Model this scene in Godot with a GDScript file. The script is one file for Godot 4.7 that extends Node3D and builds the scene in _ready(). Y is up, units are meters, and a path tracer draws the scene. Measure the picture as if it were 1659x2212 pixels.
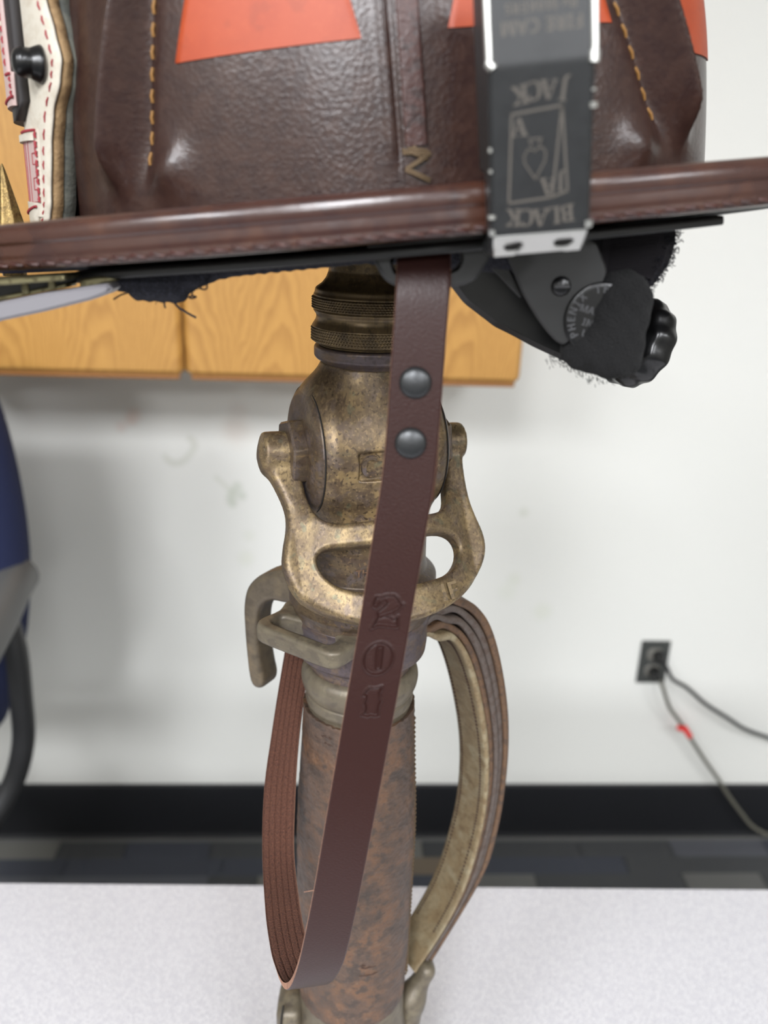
extends Node3D

# ---------------------------------------------------------------- mesh builder
class Geo:
	var v := PackedVector3Array()
	var n := PackedVector3Array()
	var uv := PackedVector2Array()
	var ix := PackedInt32Array()

	func vert(p: Vector3, t := Vector2.ZERO, nn := Vector3.ZERO) -> int:
		v.append(p)
		n.append(nn)
		uv.append(t)
		return v.size() - 1

	# every closed piece is turned so that its faces run clockwise seen from outside
	func orient(first: int, hint := Vector3.ZERO) -> void:
		var vol := 0.0
		for i in range(first, ix.size(), 3):
			var a := v[ix[i]]
			var b := v[ix[i + 1]]
			var c := v[ix[i + 2]]
			vol += hint.dot((b - a).cross(c - a)) if hint != Vector3.ZERO else (a - v[ix[first]]).dot((b - a).cross(c - a))
		if vol > 0.0:
			for i in range(first, ix.size(), 3):
				var s := ix[i + 1]
				ix[i + 1] = ix[i + 2]
				ix[i + 2] = s

	# rows of points; wrap joins the last column to the first, loop the last row to the first
	func grid(rows: Array, wrap := false, loop := false, caps := true, hint := Vector3.ZERO, uvs := []) -> void:
		var first := ix.size()
		var base := v.size()
		var m: int = rows[0].size()
		var k := rows.size()
		for r in k:
			var row: PackedVector3Array = rows[r]
			for c in m:
				vert(row[c], uvs[r][c] if uvs else Vector2(float(c) / maxf(1.0, m - 1.0), float(r) / maxf(1.0, k - 1.0)))
		for r in (k if loop else k - 1):
			for c in (m if wrap else m - 1):
				var a := base + r * m + c
				var b := base + r * m + (c + 1) % m
				var d := base + ((r + 1) % k) * m + c
				var e := base + ((r + 1) % k) * m + (c + 1) % m
				ix.append_array([a, b, d, b, e, d])
		if caps and wrap and not loop:
			fan(rows[0], false)
			fan(rows[k - 1], true)
		orient(first, hint)

	func fan(row: PackedVector3Array, other: bool) -> void:
		var mid := Vector3.ZERO
		for p in row:
			mid += p
		var c := vert(mid / row.size())
		var base := v.size()
		for p in row:
			vert(p)
		for i in row.size():
			var j := (i + 1) % row.size()
			if other:
				ix.append_array([c, base + i, base + j])
			else:
				ix.append_array([c, base + j, base + i])

	func tube(path: PackedVector3Array, radius: float, sides := 8, taper := []) -> void:
		var rows := []
		var up := Vector3.UP
		for i in path.size():
			var t := (path[mini(i + 1, path.size() - 1)] - path[maxi(i - 1, 0)]).normalized()
			if i == 0:
				up = t.cross(Vector3(0.31, 0.52, 0.79)).normalized()
			up = (up - t * up.dot(t)).normalized()
			var s := t.cross(up)
			var r: float = radius * (taper[i] if taper else 1.0)
			var row := PackedVector3Array()
			for k in sides:
				var a := TAU * k / sides
				row.append(path[i] + (up * cos(a) + s * sin(a)) * r)
			rows.append(row)
		grid(rows, true)

	# profile of (radius, height) round the axis of xf
	func lathe(profile: PackedVector2Array, segs := 64, xf := Transform3D.IDENTITY) -> void:
		var rows := []
		for p in profile:
			var row := PackedVector3Array()
			for k in segs:
				var a := TAU * k / segs
				row.append(xf * Vector3(p.x * cos(a), p.y, p.x * sin(a)))
			rows.append(row)
		grid(rows, true)

	# a flat outline given depth, with bevelled rims; holes are cut through
	func slab(outline: PackedVector2Array, depth: float, bevel: float, xf := Transform3D.IDENTITY, holes := []) -> void:
		var first := ix.size()
		var poly := clean(outline, false)
		var inner := inset(poly, bevel)
		side(poly, inner, depth, bevel, xf)
		var cap := inner.duplicate()
		for h in holes:
			var hole := clean(h, true)
			var wide := inset(hole, bevel)
			side(hole, wide, depth, bevel, xf)
			cap = bridged(cap, wide)
		var tris := Geometry2D.triangulate_polygon(cap)
		for z in [0.0, depth]:
			var base := v.size()
			for p in cap:
				vert(xf * Vector3(p.x, p.y, z))
			for i in range(0, tris.size(), 3):
				if (z == 0.0):
					ix.append_array([base + tris[i], base + tris[i + 2], base + tris[i + 1]])
				else:
					ix.append_array([base + tris[i], base + tris[i + 1], base + tris[i + 2]])
		orient(first)

	func side(full: PackedVector2Array, inner: PackedVector2Array, depth: float, bevel: float, xf: Transform3D) -> void:
		var m := full.size()
		var rings := [[inner, 0.0], [full, bevel], [full, depth - bevel], [inner, depth]]
		for r in 3:
			var base := v.size()
			for q in 2:
				for p in rings[r + q][0]:
					vert(xf * Vector3(p.x, p.y, rings[r + q][1]))
			for i in m:
				var j := (i + 1) % m
				ix.append_array([base + i, base + j, base + m + i, base + j, base + m + j, base + m + i])

	static func clean(p: PackedVector2Array, clockwise: bool) -> PackedVector2Array:
		var o := p.duplicate()
		if Geometry2D.is_polygon_clockwise(o) != clockwise:
			o.reverse()
		return o

	static func inset(p: PackedVector2Array, by: float) -> PackedVector2Array:
		var o := PackedVector2Array()
		var m := p.size()
		for i in m:
			var a := (p[i] - p[(i + m - 1) % m]).normalized()
			var b := (p[(i + 1) % m] - p[i]).normalized()
			var na := Vector2(-a.y, a.x)
			var nb := Vector2(-b.y, b.x)
			var mid := (na + nb).normalized()
			o.append(p[i] + mid * by / maxf(0.5, mid.dot(na)))
		return o

	static func bridged(outer: PackedVector2Array, hole: PackedVector2Array) -> PackedVector2Array:
		var best := INF
		var bi := 0
		var bj := 0
		for i in outer.size():
			for j in hole.size():
				var d := outer[i].distance_squared_to(hole[j])
				if d < best:
					best = d
					bi = i
					bj = j
		var o := PackedVector2Array()
		for i in bi + 1:
			o.append(outer[i])
		for j in hole.size() + 1:
			o.append(hole[(bj + j) % hole.size()])
		for i in range(bi, outer.size()):
			o.append(outer[i])
		return o

	# rounded box
	func box(size: Vector3, bevel: float, xf := Transform3D.IDENTITY) -> void:
		var h := Vector2(size.x, size.y) / 2.0
		var o := PackedVector2Array()
		for c in [[1, 1, 0], [-1, 1, 90], [-1, -1, 180], [1, -1, 270]]:
			for k in 3:
				var a := deg_to_rad(c[2] + 45.0 * k)
				o.append(Vector2(c[0] * (h.x - bevel), c[1] * (h.y - bevel)) + Vector2(cos(a), sin(a)) * bevel)
		slab(o, size.z, bevel * 0.6, xf * Transform3D(Basis.IDENTITY, Vector3(0, 0, -size.z / 2)))

	# the surface of a distance field as surface nets
	func field(f: Callable, lo: Vector3, hi: Vector3, cell: float) -> void:
		var first := ix.size()
		var nx := int((hi.x - lo.x) / cell) + 2
		var ny := int((hi.y - lo.y) / cell) + 2
		var nz := int((hi.z - lo.z) / cell) + 2
		var val := PackedFloat32Array()
		val.resize(nx * ny * nz)
		val.fill(1.0)
		var blk := 5
		var reach := cell * blk * 0.95
		var live := []
		for bx in range(0, nx, blk):
			for by in range(0, ny, blk):
				for bz in range(0, nz, blk):
					var mid := lo + Vector3(bx + blk * 0.5, by + blk * 0.5, bz + blk * 0.5) * cell
					var d: float = f.call(mid)
					var near := absf(d) < reach
					if near:
						live.append(Vector3i(bx, by, bz))
					if near or d < 0.0:
						for x in range(bx, mini(bx + blk, nx)):
							for y in range(by, mini(by + blk, ny)):
								var row := (x * ny + y) * nz
								for z in range(bz, mini(bz + blk, nz)):
									val[row + z] = f.call(lo + Vector3(x, y, z) * cell) if near else d
		var at := {}
		var sx := ny * nz
		var corner := [0, 1, nz, nz + 1, sx, sx + 1, sx + nz, sx + nz + 1]
		var where: Array[Vector3] = [Vector3(0, 0, 0), Vector3(0, 0, 1), Vector3(0, 1, 0), Vector3(0, 1, 1), Vector3(1, 0, 0), Vector3(1, 0, 1), Vector3(1, 1, 0), Vector3(1, 1, 1)]
		var edges := [[0, 1], [2, 3], [4, 5], [6, 7], [0, 2], [1, 3], [4, 6], [5, 7], [0, 4], [1, 5], [2, 6], [3, 7]]
		var h := cell * 0.6
		for b in live:
			for x in range(b.x - 1, mini(b.x + blk, nx - 1)):
				for y in range(b.y - 1, mini(b.y + blk, ny - 1)):
					for z in range(b.z - 1, mini(b.z + blk, nz - 1)):
						if x < 0 or y < 0 or z < 0:
							continue
						var i0 := x * sx + y * nz + z
						if at.has(i0):
							continue
						var mask := 0
						for k in 8:
							if val[i0 + corner[k]] < 0.0:
								mask |= 1 << k
						if mask == 0 or mask == 255:
							continue
						var sum := Vector3.ZERO
						var cnt := 0
						for e in edges:
							var a := val[i0 + corner[e[0]]]
							var c := val[i0 + corner[e[1]]]
							if (a < 0.0) != (c < 0.0):
								sum += where[e[0]].lerp(where[e[1]], a / (a - c))
								cnt += 1
						var p := lo + (Vector3(x, y, z) + sum / cnt) * cell
						var g := Vector3.ZERO
						for k in [Vector3(1, -1, -1), Vector3(-1, -1, 1), Vector3(-1, 1, -1), Vector3(1, 1, 1)]:
							g += k * float(f.call(p + k * h))
						at[i0] = vert(p, Vector2.ZERO, g.normalized())
		for i0 in at:
			var z: int = i0 % nz
			var y: int = (i0 / nz) % ny
			var x: int = i0 / sx
			var s := val[i0] < 0.0
			if x + 1 < nx and y > 0 and z > 0 and (val[i0 + sx] < 0.0) != s:
				quad(at, i0, i0 - nz, i0 - nz - 1, i0 - 1, s)
			if y + 1 < ny and x > 0 and z > 0 and (val[i0 + nz] < 0.0) != s:
				quad(at, i0, i0 - 1, i0 - sx - 1, i0 - sx, s)
			if z + 1 < nz and x > 0 and y > 0 and (val[i0 + 1] < 0.0) != s:
				quad(at, i0, i0 - sx, i0 - sx - nz, i0 - nz, s)
		orient(first)

	func quad(at: Dictionary, a: int, b: int, c: int, d: int, s: bool) -> void:
		if not (at.has(a) and at.has(b) and at.has(c) and at.has(d)):
			return
		var i: int = at[a]
		var j: int = at[b]
		var k: int = at[c]
		var l: int = at[d]
		if s:
			ix.append_array([i, j, k, i, k, l])
		else:
			ix.append_array([i, k, j, i, l, k])

	func mesh() -> ArrayMesh:
		var nn := PackedVector3Array()
		nn.resize(v.size())
		for i in range(0, ix.size(), 3):
			var a := ix[i]
			var b := ix[i + 1]
			var c := ix[i + 2]
			var f := (v[c] - v[a]).cross(v[b] - v[a])
			nn[a] += f
			nn[b] += f
			nn[c] += f
		for i in v.size():
			nn[i] = n[i] if n[i] != Vector3.ZERO else (nn[i].normalized() if nn[i].length_squared() > 0.0 else Vector3.UP)
		var arr := []
		arr.resize(Mesh.ARRAY_MAX)
		arr[Mesh.ARRAY_VERTEX] = v
		arr[Mesh.ARRAY_NORMAL] = nn
		arr[Mesh.ARRAY_TEX_UV] = uv
		arr[Mesh.ARRAY_INDEX] = ix
		var m := ArrayMesh.new()
		m.add_surface_from_arrays(Mesh.PRIMITIVE_TRIANGLES, arr)
		return m


# ---------------------------------------------------------------- scene helpers
var M := {}
var rng := RandomNumberGenerator.new()

func tag(o: Node3D, label: String, category: String, group := "") -> void:
	o.set_meta("label", label)
	o.set_meta("category", category)
	if group:
		o.set_meta("group", group)

func thing(called: String, at: Vector3, label: String, category: String) -> Node3D:
	var o := Node3D.new()
	o.name = called
	o.position = at
	add_child(o, true)
	tag(o, label, category)
	return o

# a part whose shape is written in the axes of `frame`, laid under `parent`
func part(called: String, g: Variant, mat: Material, parent: Node, xf := Transform3D.IDENTITY) -> MeshInstance3D:
	var o := MeshInstance3D.new()
	o.name = called
	o.mesh = g.mesh() if g is Geo else g
	o.material_override = mat
	o.transform = xf
	parent.add_child(o, true)
	return o

func struct(called: String, g: Variant, mat: Material, xf := Transform3D.IDENTITY) -> MeshInstance3D:
	var o := part(called, g, mat, self, xf)
	o.set_meta("kind", "structure")
	return o

func stuff(o: Node) -> void:
	o.set_meta("kind", "stuff")

func v2(a: Array, s := 0.001) -> PackedVector2Array:
	var o := PackedVector2Array()
	for i in range(0, a.size(), 2):
		o.append(Vector2(a[i], a[i + 1]) * s)
	return o

func v3(a: Array, s := 0.001) -> PackedVector3Array:
	var o := PackedVector3Array()
	for i in range(0, a.size(), 3):
		o.append(Vector3(a[i], a[i + 1], a[i + 2]) * s)
	return o

func smooth3(p: PackedVector3Array, steps: int) -> PackedVector3Array:
	var o := PackedVector3Array()
	for i in p.size() - 1:
		for k in steps:
			o.append(p[i].cubic_interpolate(p[i + 1], p[maxi(i - 1, 0)], p[mini(i + 2, p.size() - 1)], float(k) / steps))
	o.append(p[p.size() - 1])
	return o

# the corners of an outline rounded
func rounded(p: PackedVector2Array, r: float, steps := 4, closed := true) -> PackedVector2Array:
	var o := PackedVector2Array()
	var m := p.size()
	for i in m:
		if not closed and (i == 0 or i == m - 1):
			o.append(p[i])
			continue
		var a := p[(i + m - 1) % m] - p[i]
		var b := p[(i + 1) % m] - p[i]
		var q := minf(r, minf(a.length(), b.length()) * 0.45)
		var s := p[i] + a.normalized() * q
		var e := p[i] + b.normalized() * q
		for k in steps + 1:
			var t := float(k) / steps
			o.append(s.lerp(p[i], t).lerp(p[i].lerp(e, t), t))
	return o

static func sstep(a: float, b: float, x: float) -> float:
	var t := clampf((x - a) / (b - a), 0.0, 1.0)
	return t * t * (3.0 - 2.0 * t)

static func smin(a: float, b: float, k: float) -> float:
	var h := maxf(k - absf(a - b), 0.0) / k
	return minf(a, b) - h * h * k * 0.25

static func capsule(p: Vector3, a: Vector3, b: Vector3, ra: float, rb: float) -> float:
	var ab := b - a
	var t := clampf((p - a).dot(ab) / ab.length_squared(), 0.0, 1.0)
	return (p - a - ab * t).length() - lerpf(ra, rb, t)

static func rbox(p: Vector3, half: Vector3, r: float) -> float:
	var q := p.abs() - half + Vector3(r, r, r)
	return q.max(Vector3.ZERO).length() + minf(maxf(q.x, maxf(q.y, q.z)), 0.0) - r

# distances to an outline (metres) with holes, kept in a table so that fields can read them quickly
class Flat:
	var lo: Vector2
	var nx: int
	var ny: int
	var step: float
	var val := PackedFloat32Array()

	func _init(outline: PackedVector2Array, holes: Array, s: float) -> void:
		step = s
		var r := Rect2(outline[0], Vector2.ZERO)
		for p in outline:
			r = r.expand(p)
		r = r.grow(0.016)
		lo = r.position
		nx = int(r.size.x / s) + 2
		ny = int(r.size.y / s) + 2
		for y in ny:
			for x in nx:
				var p := lo + Vector2(x, y) * s
				var d := away(p, outline)
				for h in holes:
					d = maxf(d, -away(p, h))
				val.append(d)

	static func away(p: Vector2, q: PackedVector2Array) -> float:
		var d := INF
		var inside := false
		var m := q.size()
		for i in m:
			var a := q[i]
			var b := q[(i + 1) % m]
			d = minf(d, p.distance_squared_to(Geometry2D.get_closest_point_to_segment(p, a, b)))
			if (a.y > p.y) != (b.y > p.y) and p.x < (b.x - a.x) * (p.y - a.y) / (b.y - a.y) + a.x:
				inside = not inside
		return -sqrt(d) if inside else sqrt(d)

	func at(p: Vector2) -> float:
		var q := (p - lo) / step
		var c := Vector2(clampf(q.x, 0.0, nx - 1.001), clampf(q.y, 0.0, ny - 1.001))
		var i := int(c.y) * nx + int(c.x)
		var f := c - Vector2(int(c.x), int(c.y))
		return lerpf(lerpf(val[i], val[i + 1], f.x), lerpf(val[i + nx], val[i + nx + 1], f.x), f.y) + (q - c).length() * step

static func plate(d: float, h: float, half: float, r: float) -> float:
	var q := Vector2(d, absf(h) - half) + Vector2(r, r)
	return q.max(Vector2.ZERO).length() + minf(maxf(q.x, q.y), 0.0) - r

func soft(p: PackedVector2Array, steps := 4) -> PackedVector2Array:
	var o := PackedVector2Array()
	var m := p.size()
	for i in m:
		for k in steps:
			o.append(p[i].cubic_interpolate(p[(i + 1) % m], p[(i + m - 1) % m], p[(i + 2) % m], float(k) / steps))
	return o

func text(words: String, height: float, mat: Material, parent: Node, xf: Transform3D, serif := true, depth := 0.0002) -> MeshInstance3D:
	var f := SystemFont.new()
	f.font_names = PackedStringArray(["Droid Serif" if serif else "Droid Sans"])
	f.font_weight = 700
	var t := TextMesh.new()
	t.font = f
	t.text = words
	t.font_size = 32
	t.pixel_size = height / (32.0 * 0.72)
	t.depth = depth
	t.curve_step = 1.0
	return part("lettering", t, mat, parent, xf)


# ---------------------------------------------------------------- materials
func noise(sd: int, freq: float, oct := 4, size := 512, kind := FastNoiseLite.TYPE_SIMPLEX_SMOOTH) -> PackedByteArray:
	var f := FastNoiseLite.new()
	f.seed = sd
	f.frequency = freq
	f.noise_type = kind
	f.fractal_octaves = oct
	if oct == 1:
		f.fractal_type = FastNoiseLite.FRACTAL_NONE
	var im := f.get_seamless_image(size, size)
	im.convert(Image.FORMAT_L8)
	return im.get_data()

# colours blended over one another where a noise lies between two levels
func blend(base: Color, layers: Array, size := 512) -> ImageTexture:
	var n := size * size
	var r := PackedFloat32Array()
	var g := PackedFloat32Array()
	var b := PackedFloat32Array()
	r.resize(n)
	g.resize(n)
	b.resize(n)
	r.fill(base.r)
	g.fill(base.g)
	b.fill(base.b)
	for l in layers:
		var d: PackedByteArray = l[0]
		var c: Color = l[1]
		var look := PackedFloat32Array()
		look.resize(256)
		for i in 256:
			look[i] = sstep(l[2], l[3], i / 255.0) * c.a
		for i in n:
			var t := look[d[i]]
			if t > 0.0:
				r[i] += (c.r - r[i]) * t
				g[i] += (c.g - g[i]) * t
				b[i] += (c.b - b[i]) * t
	var bytes := PackedByteArray()
	bytes.resize(n * 3)
	for i in n:
		bytes[i * 3] = int(clampf(r[i], 0.0, 1.0) * 255.0)
		bytes[i * 3 + 1] = int(clampf(g[i], 0.0, 1.0) * 255.0)
		bytes[i * 3 + 2] = int(clampf(b[i], 0.0, 1.0) * 255.0)
	return ImageTexture.create_from_image(Image.create_from_data(size, size, false, Image.FORMAT_RGB8, bytes))

func grey(d: PackedByteArray, size := 512) -> ImageTexture:
	return ImageTexture.create_from_image(Image.create_from_data(size, size, false, Image.FORMAT_L8, d))

func mat(called: String, c: Color, rough: float, metal := 0.0, tex: Texture2D = null, scale := 12.0, bump: Texture2D = null, relief := 0.02) -> StandardMaterial3D:
	var m := StandardMaterial3D.new()
	m.resource_name = called
	m.albedo_color = c
	m.roughness = rough
	m.metallic = metal
	if tex:
		m.albedo_color = Color.WHITE
		m.albedo_texture = tex
	if tex or bump:
		m.uv1_triplanar = true
		m.uv1_scale = Vector3.ONE * scale
	if bump:
		m.heightmap_enabled = true
		m.heightmap_texture = bump
		m.heightmap_scale = relief
	M[called] = m
	return m

func c8(r: int, g: int, b: int, a := 1.0) -> Color:
	return Color(r / 255.0, g / 255.0, b / 255.0, a)

func make_materials() -> void:
	var big := noise(3, 0.008, 4)
	var mid := noise(7, 0.02, 4)
	var mid2 := noise(19, 0.014, 3)
	var fine := noise(11, 0.07, 3)
	var fine2 := noise(23, 0.12, 2)
	var fleck := noise(31, 0.09, 1)
	var wrinkle := noise(41, 0.055, 4, 512, FastNoiseLite.TYPE_CELLULAR)
	var pores := grey(fine)
	var grain := grey(wrinkle)
	var rough_skin := grey(noise(47, 0.05, 5))
	# cast brass gone brown, rubbed bright in patches, with dark pits and a little green
	var brass := blend(c8(104, 88, 65), [[big, c8(149, 128, 91), 0.42, 0.72], [mid, c8(91, 74, 56, 0.8), 0.54, 0.75], [mid2, c8(97, 84, 78, 0.7), 0.6, 0.75], [fine, c8(164, 141, 102, 0.5), 0.6, 0.72], [fleck, c8(61, 48, 35, 0.85), 0.74, 0.84], [fine2, c8(69, 56, 41, 0.5), 0.62, 0.76], [mid2, c8(86, 104, 89, 0.5), 0.2, 0.14]])
	mat("brass", Color.WHITE, 0.44, 0.4, brass, 11.0, pores, 0.006)
	mat("body_brass", Color.WHITE, 0.42, 0.4, blend(c8(96, 80, 59), [[big, c8(138, 116, 80), 0.46, 0.74], [mid, c8(78, 63, 48, 0.8), 0.5, 0.75], [mid2, c8(92, 80, 76, 0.7), 0.58, 0.75], [fine, c8(160, 136, 96, 0.45), 0.62, 0.74], [fleck, c8(56, 45, 34, 0.85), 0.74, 0.84], [mid2, c8(84, 102, 88, 0.4), 0.2, 0.14]]), 11.0, pores, 0.006)
	var brown := blend(c8(82, 69, 56), [[big, c8(102, 86, 64), 0.5, 0.75], [mid, c8(76, 61, 48), 0.5, 0.7], [mid2, c8(91, 80, 76), 0.55, 0.7], [fleck, c8(56, 45, 35, 0.7), 0.72, 0.82], [fine, c8(140, 112, 74, 0.5), 0.66, 0.78]])
	mat("brown_brass", Color.WHITE, 0.44, 0.35, brown, 11.0, pores, 0.006)
	var olive := blend(c8(102, 93, 78), [[mid, c8(85, 77, 67), 0.5, 0.75], [mid2, c8(115, 106, 88), 0.5, 0.75], [fine, c8(88, 85, 72, 0.4), 0.6, 0.75], [fleck, c8(135, 128, 108, 0.4), 0.86, 0.92]])
	mat("olive_metal", Color.WHITE, 0.46, 0.3, olive, 11.0, pores, 0.005)
	mat("hook_metal", Color.WHITE, 0.44, 0.35, blend(c8(94, 84, 70), [[mid, c8(79, 70, 59), 0.5, 0.75], [big, c8(108, 95, 76), 0.5, 0.75], [fine, c8(76, 68, 58, 0.4), 0.6, 0.75]]), 11.0, pores, 0.005)
	mat("purple_metal", Color.WHITE, 0.4, 0.4, blend(c8(84, 74, 76), [[mid, c8(106, 88, 72), 0.55, 0.72], [fine, c8(67, 58, 56, 0.6), 0.55, 0.7]]), 11.0)
	mat("dark_brass", Color.WHITE, 0.38, 0.55, blend(c8(100, 84, 60), [[mid, c8(74, 62, 46), 0.5, 0.7], [fine, c8(130, 108, 70, 0.6), 0.64, 0.76]]), 12.0)
	mat("dark_gap", c8(20, 17, 14), 0.9)
	mat("verdigris", c8(92, 122, 104), 0.8)
	# leathers
	var hide := blend(c8(54, 36, 31), [[mid, c8(47, 30, 27), 0.45, 0.7], [big, c8(60, 41, 35), 0.55, 0.75], [fleck, c8(44, 32, 28, 0.5), 0.84, 0.9]])
	var crown := mat("crown_leather", Color.WHITE, 0.28, 0.0, hide, 20.0, grain, 0.012)
	crown.metallic_specular = 0.5
	var bead := mat("brim_leather", Color.WHITE, 0.26, 0.0, blend(c8(59, 35, 29), [[mid, c8(52, 30, 27), 0.45, 0.7], [big, c8(72, 44, 33), 0.55, 0.75]]), 7.0, rough_skin, 0.006)
	bead.clearcoat_enabled = true
	bead.clearcoat = 0.3
	bead.clearcoat_roughness = 0.2
	mat("worn_leather", Color.WHITE, 0.42, 0.0, blend(c8(66, 37, 32), [[mid, c8(46, 27, 24), 0.5, 0.7], [fine, c8(92, 60, 48, 0.5), 0.64, 0.75]]), 14.0, rough_skin, 0.02)
	var strap := mat("strap_leather", Color.WHITE, 0.36, 0.0, blend(c8(45, 24, 21), [[fine, c8(50, 29, 25, 0.5), 0.56, 0.75], [fine2, c8(36, 18, 15, 0.5), 0.6, 0.78]]), 14.0, pores, 0.006)
	strap.uv1_triplanar = false
	strap.uv1_scale = Vector3.ONE
	strap.metallic_specular = 0.36
	mat("strap_edge", Color.WHITE, 0.75, 0.0, blend(c8(158, 118, 96), [[mid, c8(136, 96, 78), 0.5, 0.7], [fine2, c8(182, 142, 118, 0.6), 0.6, 0.75]]), 20.0, pores, 0.02)
	mat("strap_suede", Color.WHITE, 0.95, 0.0, blend(c8(76, 45, 32), [[fine, c8(57, 32, 24), 0.48, 0.7], [fine2, c8(108, 70, 53, 0.8), 0.58, 0.75]]), 22.0, grey(fine2), 0.05)
	mat("sleeve_leather", Color.WHITE, 0.5, 0.0, blend(c8(76, 59, 48), [[big, c8(99, 70, 48, 0.9), 0.4, 0.72], [mid, c8(56, 46, 40, 0.9), 0.46, 0.76], [fine, c8(104, 86, 72, 0.5), 0.66, 0.8], [fleck, c8(51, 42, 38, 0.6), 0.78, 0.88]]), 10.0, rough_skin, 0.05)
	mat("handle_leather", Color.WHITE, 0.65, 0.0, blend(c8(123, 106, 78), [[mid, c8(104, 86, 60), 0.5, 0.72], [mid2, c8(136, 125, 100), 0.5, 0.75], [fine, c8(89, 74, 54, 0.6), 0.64, 0.78]]), 11.0, pores, 0.02)
	mat("handle_edge_grey", Color.WHITE, 0.55, 0.0, blend(c8(79, 69, 63), [[mid, c8(67, 52, 43), 0.5, 0.7], [fine, c8(95, 86, 79, 0.5), 0.6, 0.75]]), 14.0, pores, 0.03)
	mat("handle_edge_tan", Color.WHITE, 0.65, 0.0, blend(c8(88, 64, 44), [[mid, c8(65, 49, 38), 0.5, 0.7], [fine, c8(109, 86, 62, 0.5), 0.6, 0.75]]), 14.0, pores, 0.03)
	mat("stitch_dark", c8(58, 40, 30), 0.8)
	mat("stitch_gold", c8(136, 96, 44), 0.6)
	mat("stitch_brown", c8(98, 80, 58), 0.8)
	mat("stitch_red", c8(146, 44, 53), 0.7)
	mat("shield_white", Color.WHITE, 0.55, 0.0, blend(c8(198, 191, 177), [[mid, c8(186, 176, 160), 0.5, 0.75], [fine, c8(184, 172, 154, 0.4), 0.66, 0.8]]), 12.0, pores, 0.01)
	mat("shield_tan", Color.WHITE, 0.8, 0.0, blend(c8(150, 122, 86), [[mid, c8(122, 96, 66), 0.5, 0.75], [fine, c8(170, 142, 104, 0.5), 0.6, 0.75]]), 14.0, pores, 0.03)
	mat("shield_backing", Color.WHITE, 0.8, 0.0, blend(c8(84, 84, 76), [[mid, c8(66, 68, 64), 0.5, 0.75]]), 14.0, pores, 0.03)
	mat("shield_pink", c8(182, 158, 153), 0.6)
	mat("shield_black", c8(38, 34, 34), 0.6)
	# plastics, cloth and hardware
	mat("orange_vinyl", Color.WHITE, 0.5, 0.0, blend(c8(162, 65, 29), [[big, c8(156, 60, 26), 0.5, 0.75], [mid, c8(144, 57, 27, 0.6), 0.7, 0.8], [fine, c8(169, 74, 37, 0.5), 0.6, 0.75]]), 9.0)
	mat("black_plastic", c8(26, 26, 26), 0.42)
	mat("black_gloss", c8(10, 10, 11), 0.28)
	mat("black_cloth", Color.WHITE, 1.0, 0.0, blend(c8(26, 26, 33), [[fine, c8(40, 41, 52), 0.5, 0.75]]), 20.0, pores, 0.06)
	mat("knit_cloth", c8(24, 21, 25), 1.0)
	mat("fleece", Color.WHITE, 1.0, 0.0, blend(c8(8, 8, 9), [[fine, c8(15, 14, 15), 0.5, 0.75]]), 26.0, pores, 0.14)
	mat("thread", c8(22, 22, 30), 0.9)
	mat("badge_letter", c8(60, 60, 62), 0.5)
	mat("rivet_metal", c8(66, 67, 68), 0.36, 0.8)
	mat("anodized", Color.WHITE, 0.4, 0.15, blend(c8(37, 38, 39), [[mid, c8(33, 34, 35), 0.5, 0.75], [fleck, c8(59, 59, 59, 0.4), 0.88, 0.94]]), 12.0)
	mat("bare_metal", c8(208, 208, 204), 0.32, 0.9)
	mat("engraving", c8(78, 73, 67), 0.6)
	mat("grey_visor", c8(122, 120, 124), 0.3)
	mat("bright_brass", Color.WHITE, 0.36, 0.8, blend(c8(113, 94, 58), [[mid, c8(83, 68, 41), 0.5, 0.7], [fine, c8(171, 144, 90, 0.6), 0.62, 0.75]]), 30.0, pores, 0.01)
	mat("dull_brass", Color.WHITE, 0.35, 0.7, blend(c8(118, 112, 84), [[mid, c8(84, 78, 56), 0.5, 0.7]]), 20.0)
	# room
	mat("base_black", c8(24, 25, 29), 0.5)
	mat("ceiling_tile", c8(236, 235, 230), 0.9)
	mat("table_laminate", Color.WHITE, 0.5, 0.0, blend(c8(199, 198, 202), [[noise(53, 0.1, 2), c8(182, 181, 188), 0.5, 0.62], [noise(59, 0.16, 2), c8(218, 218, 220), 0.52, 0.66], [noise(61, 0.03, 3), c8(191, 190, 196, 0.5), 0.5, 0.7]]), 7.0)
	mat("table_edge", c8(206, 204, 196), 0.5)
	mat("table_steel", c8(70, 70, 72), 0.4, 0.7)
	mat("oak_edge", c8(150, 100, 50), 0.5)
	mat("chair_fabric", Color.WHITE, 0.95, 0.0, blend(c8(32, 40, 76), [[fine2, c8(25, 32, 62), 0.5, 0.7]]), 14.0, grey(fine2), 0.05)
	mat("chair_grey", c8(87, 87, 86), 0.4)
	mat("chair_dark", c8(42, 42, 43), 0.45)
	mat("steel_plate", c8(92, 94, 92), 0.35, 0.5)
	mat("receptacle_grey", c8(120, 118, 112), 0.45)
	mat("cord_black", c8(22, 22, 22), 0.5)
	mat("cord_grey", c8(104, 102, 92), 0.5)
	mat("red_plastic", c8(226, 44, 40), 0.45)
	var weave := grey(noise(67, 0.2, 2))
	for i in 6:
		mat("carpet_%d" % i, [c8(98, 100, 102), c8(140, 140, 138), c8(120, 122, 130), c8(152, 151, 145), c8(95, 99, 110), c8(155, 140, 122)][i], 1.0, 0.0, null, 20.0, weave, 0.15)
	make_oak()

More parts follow.
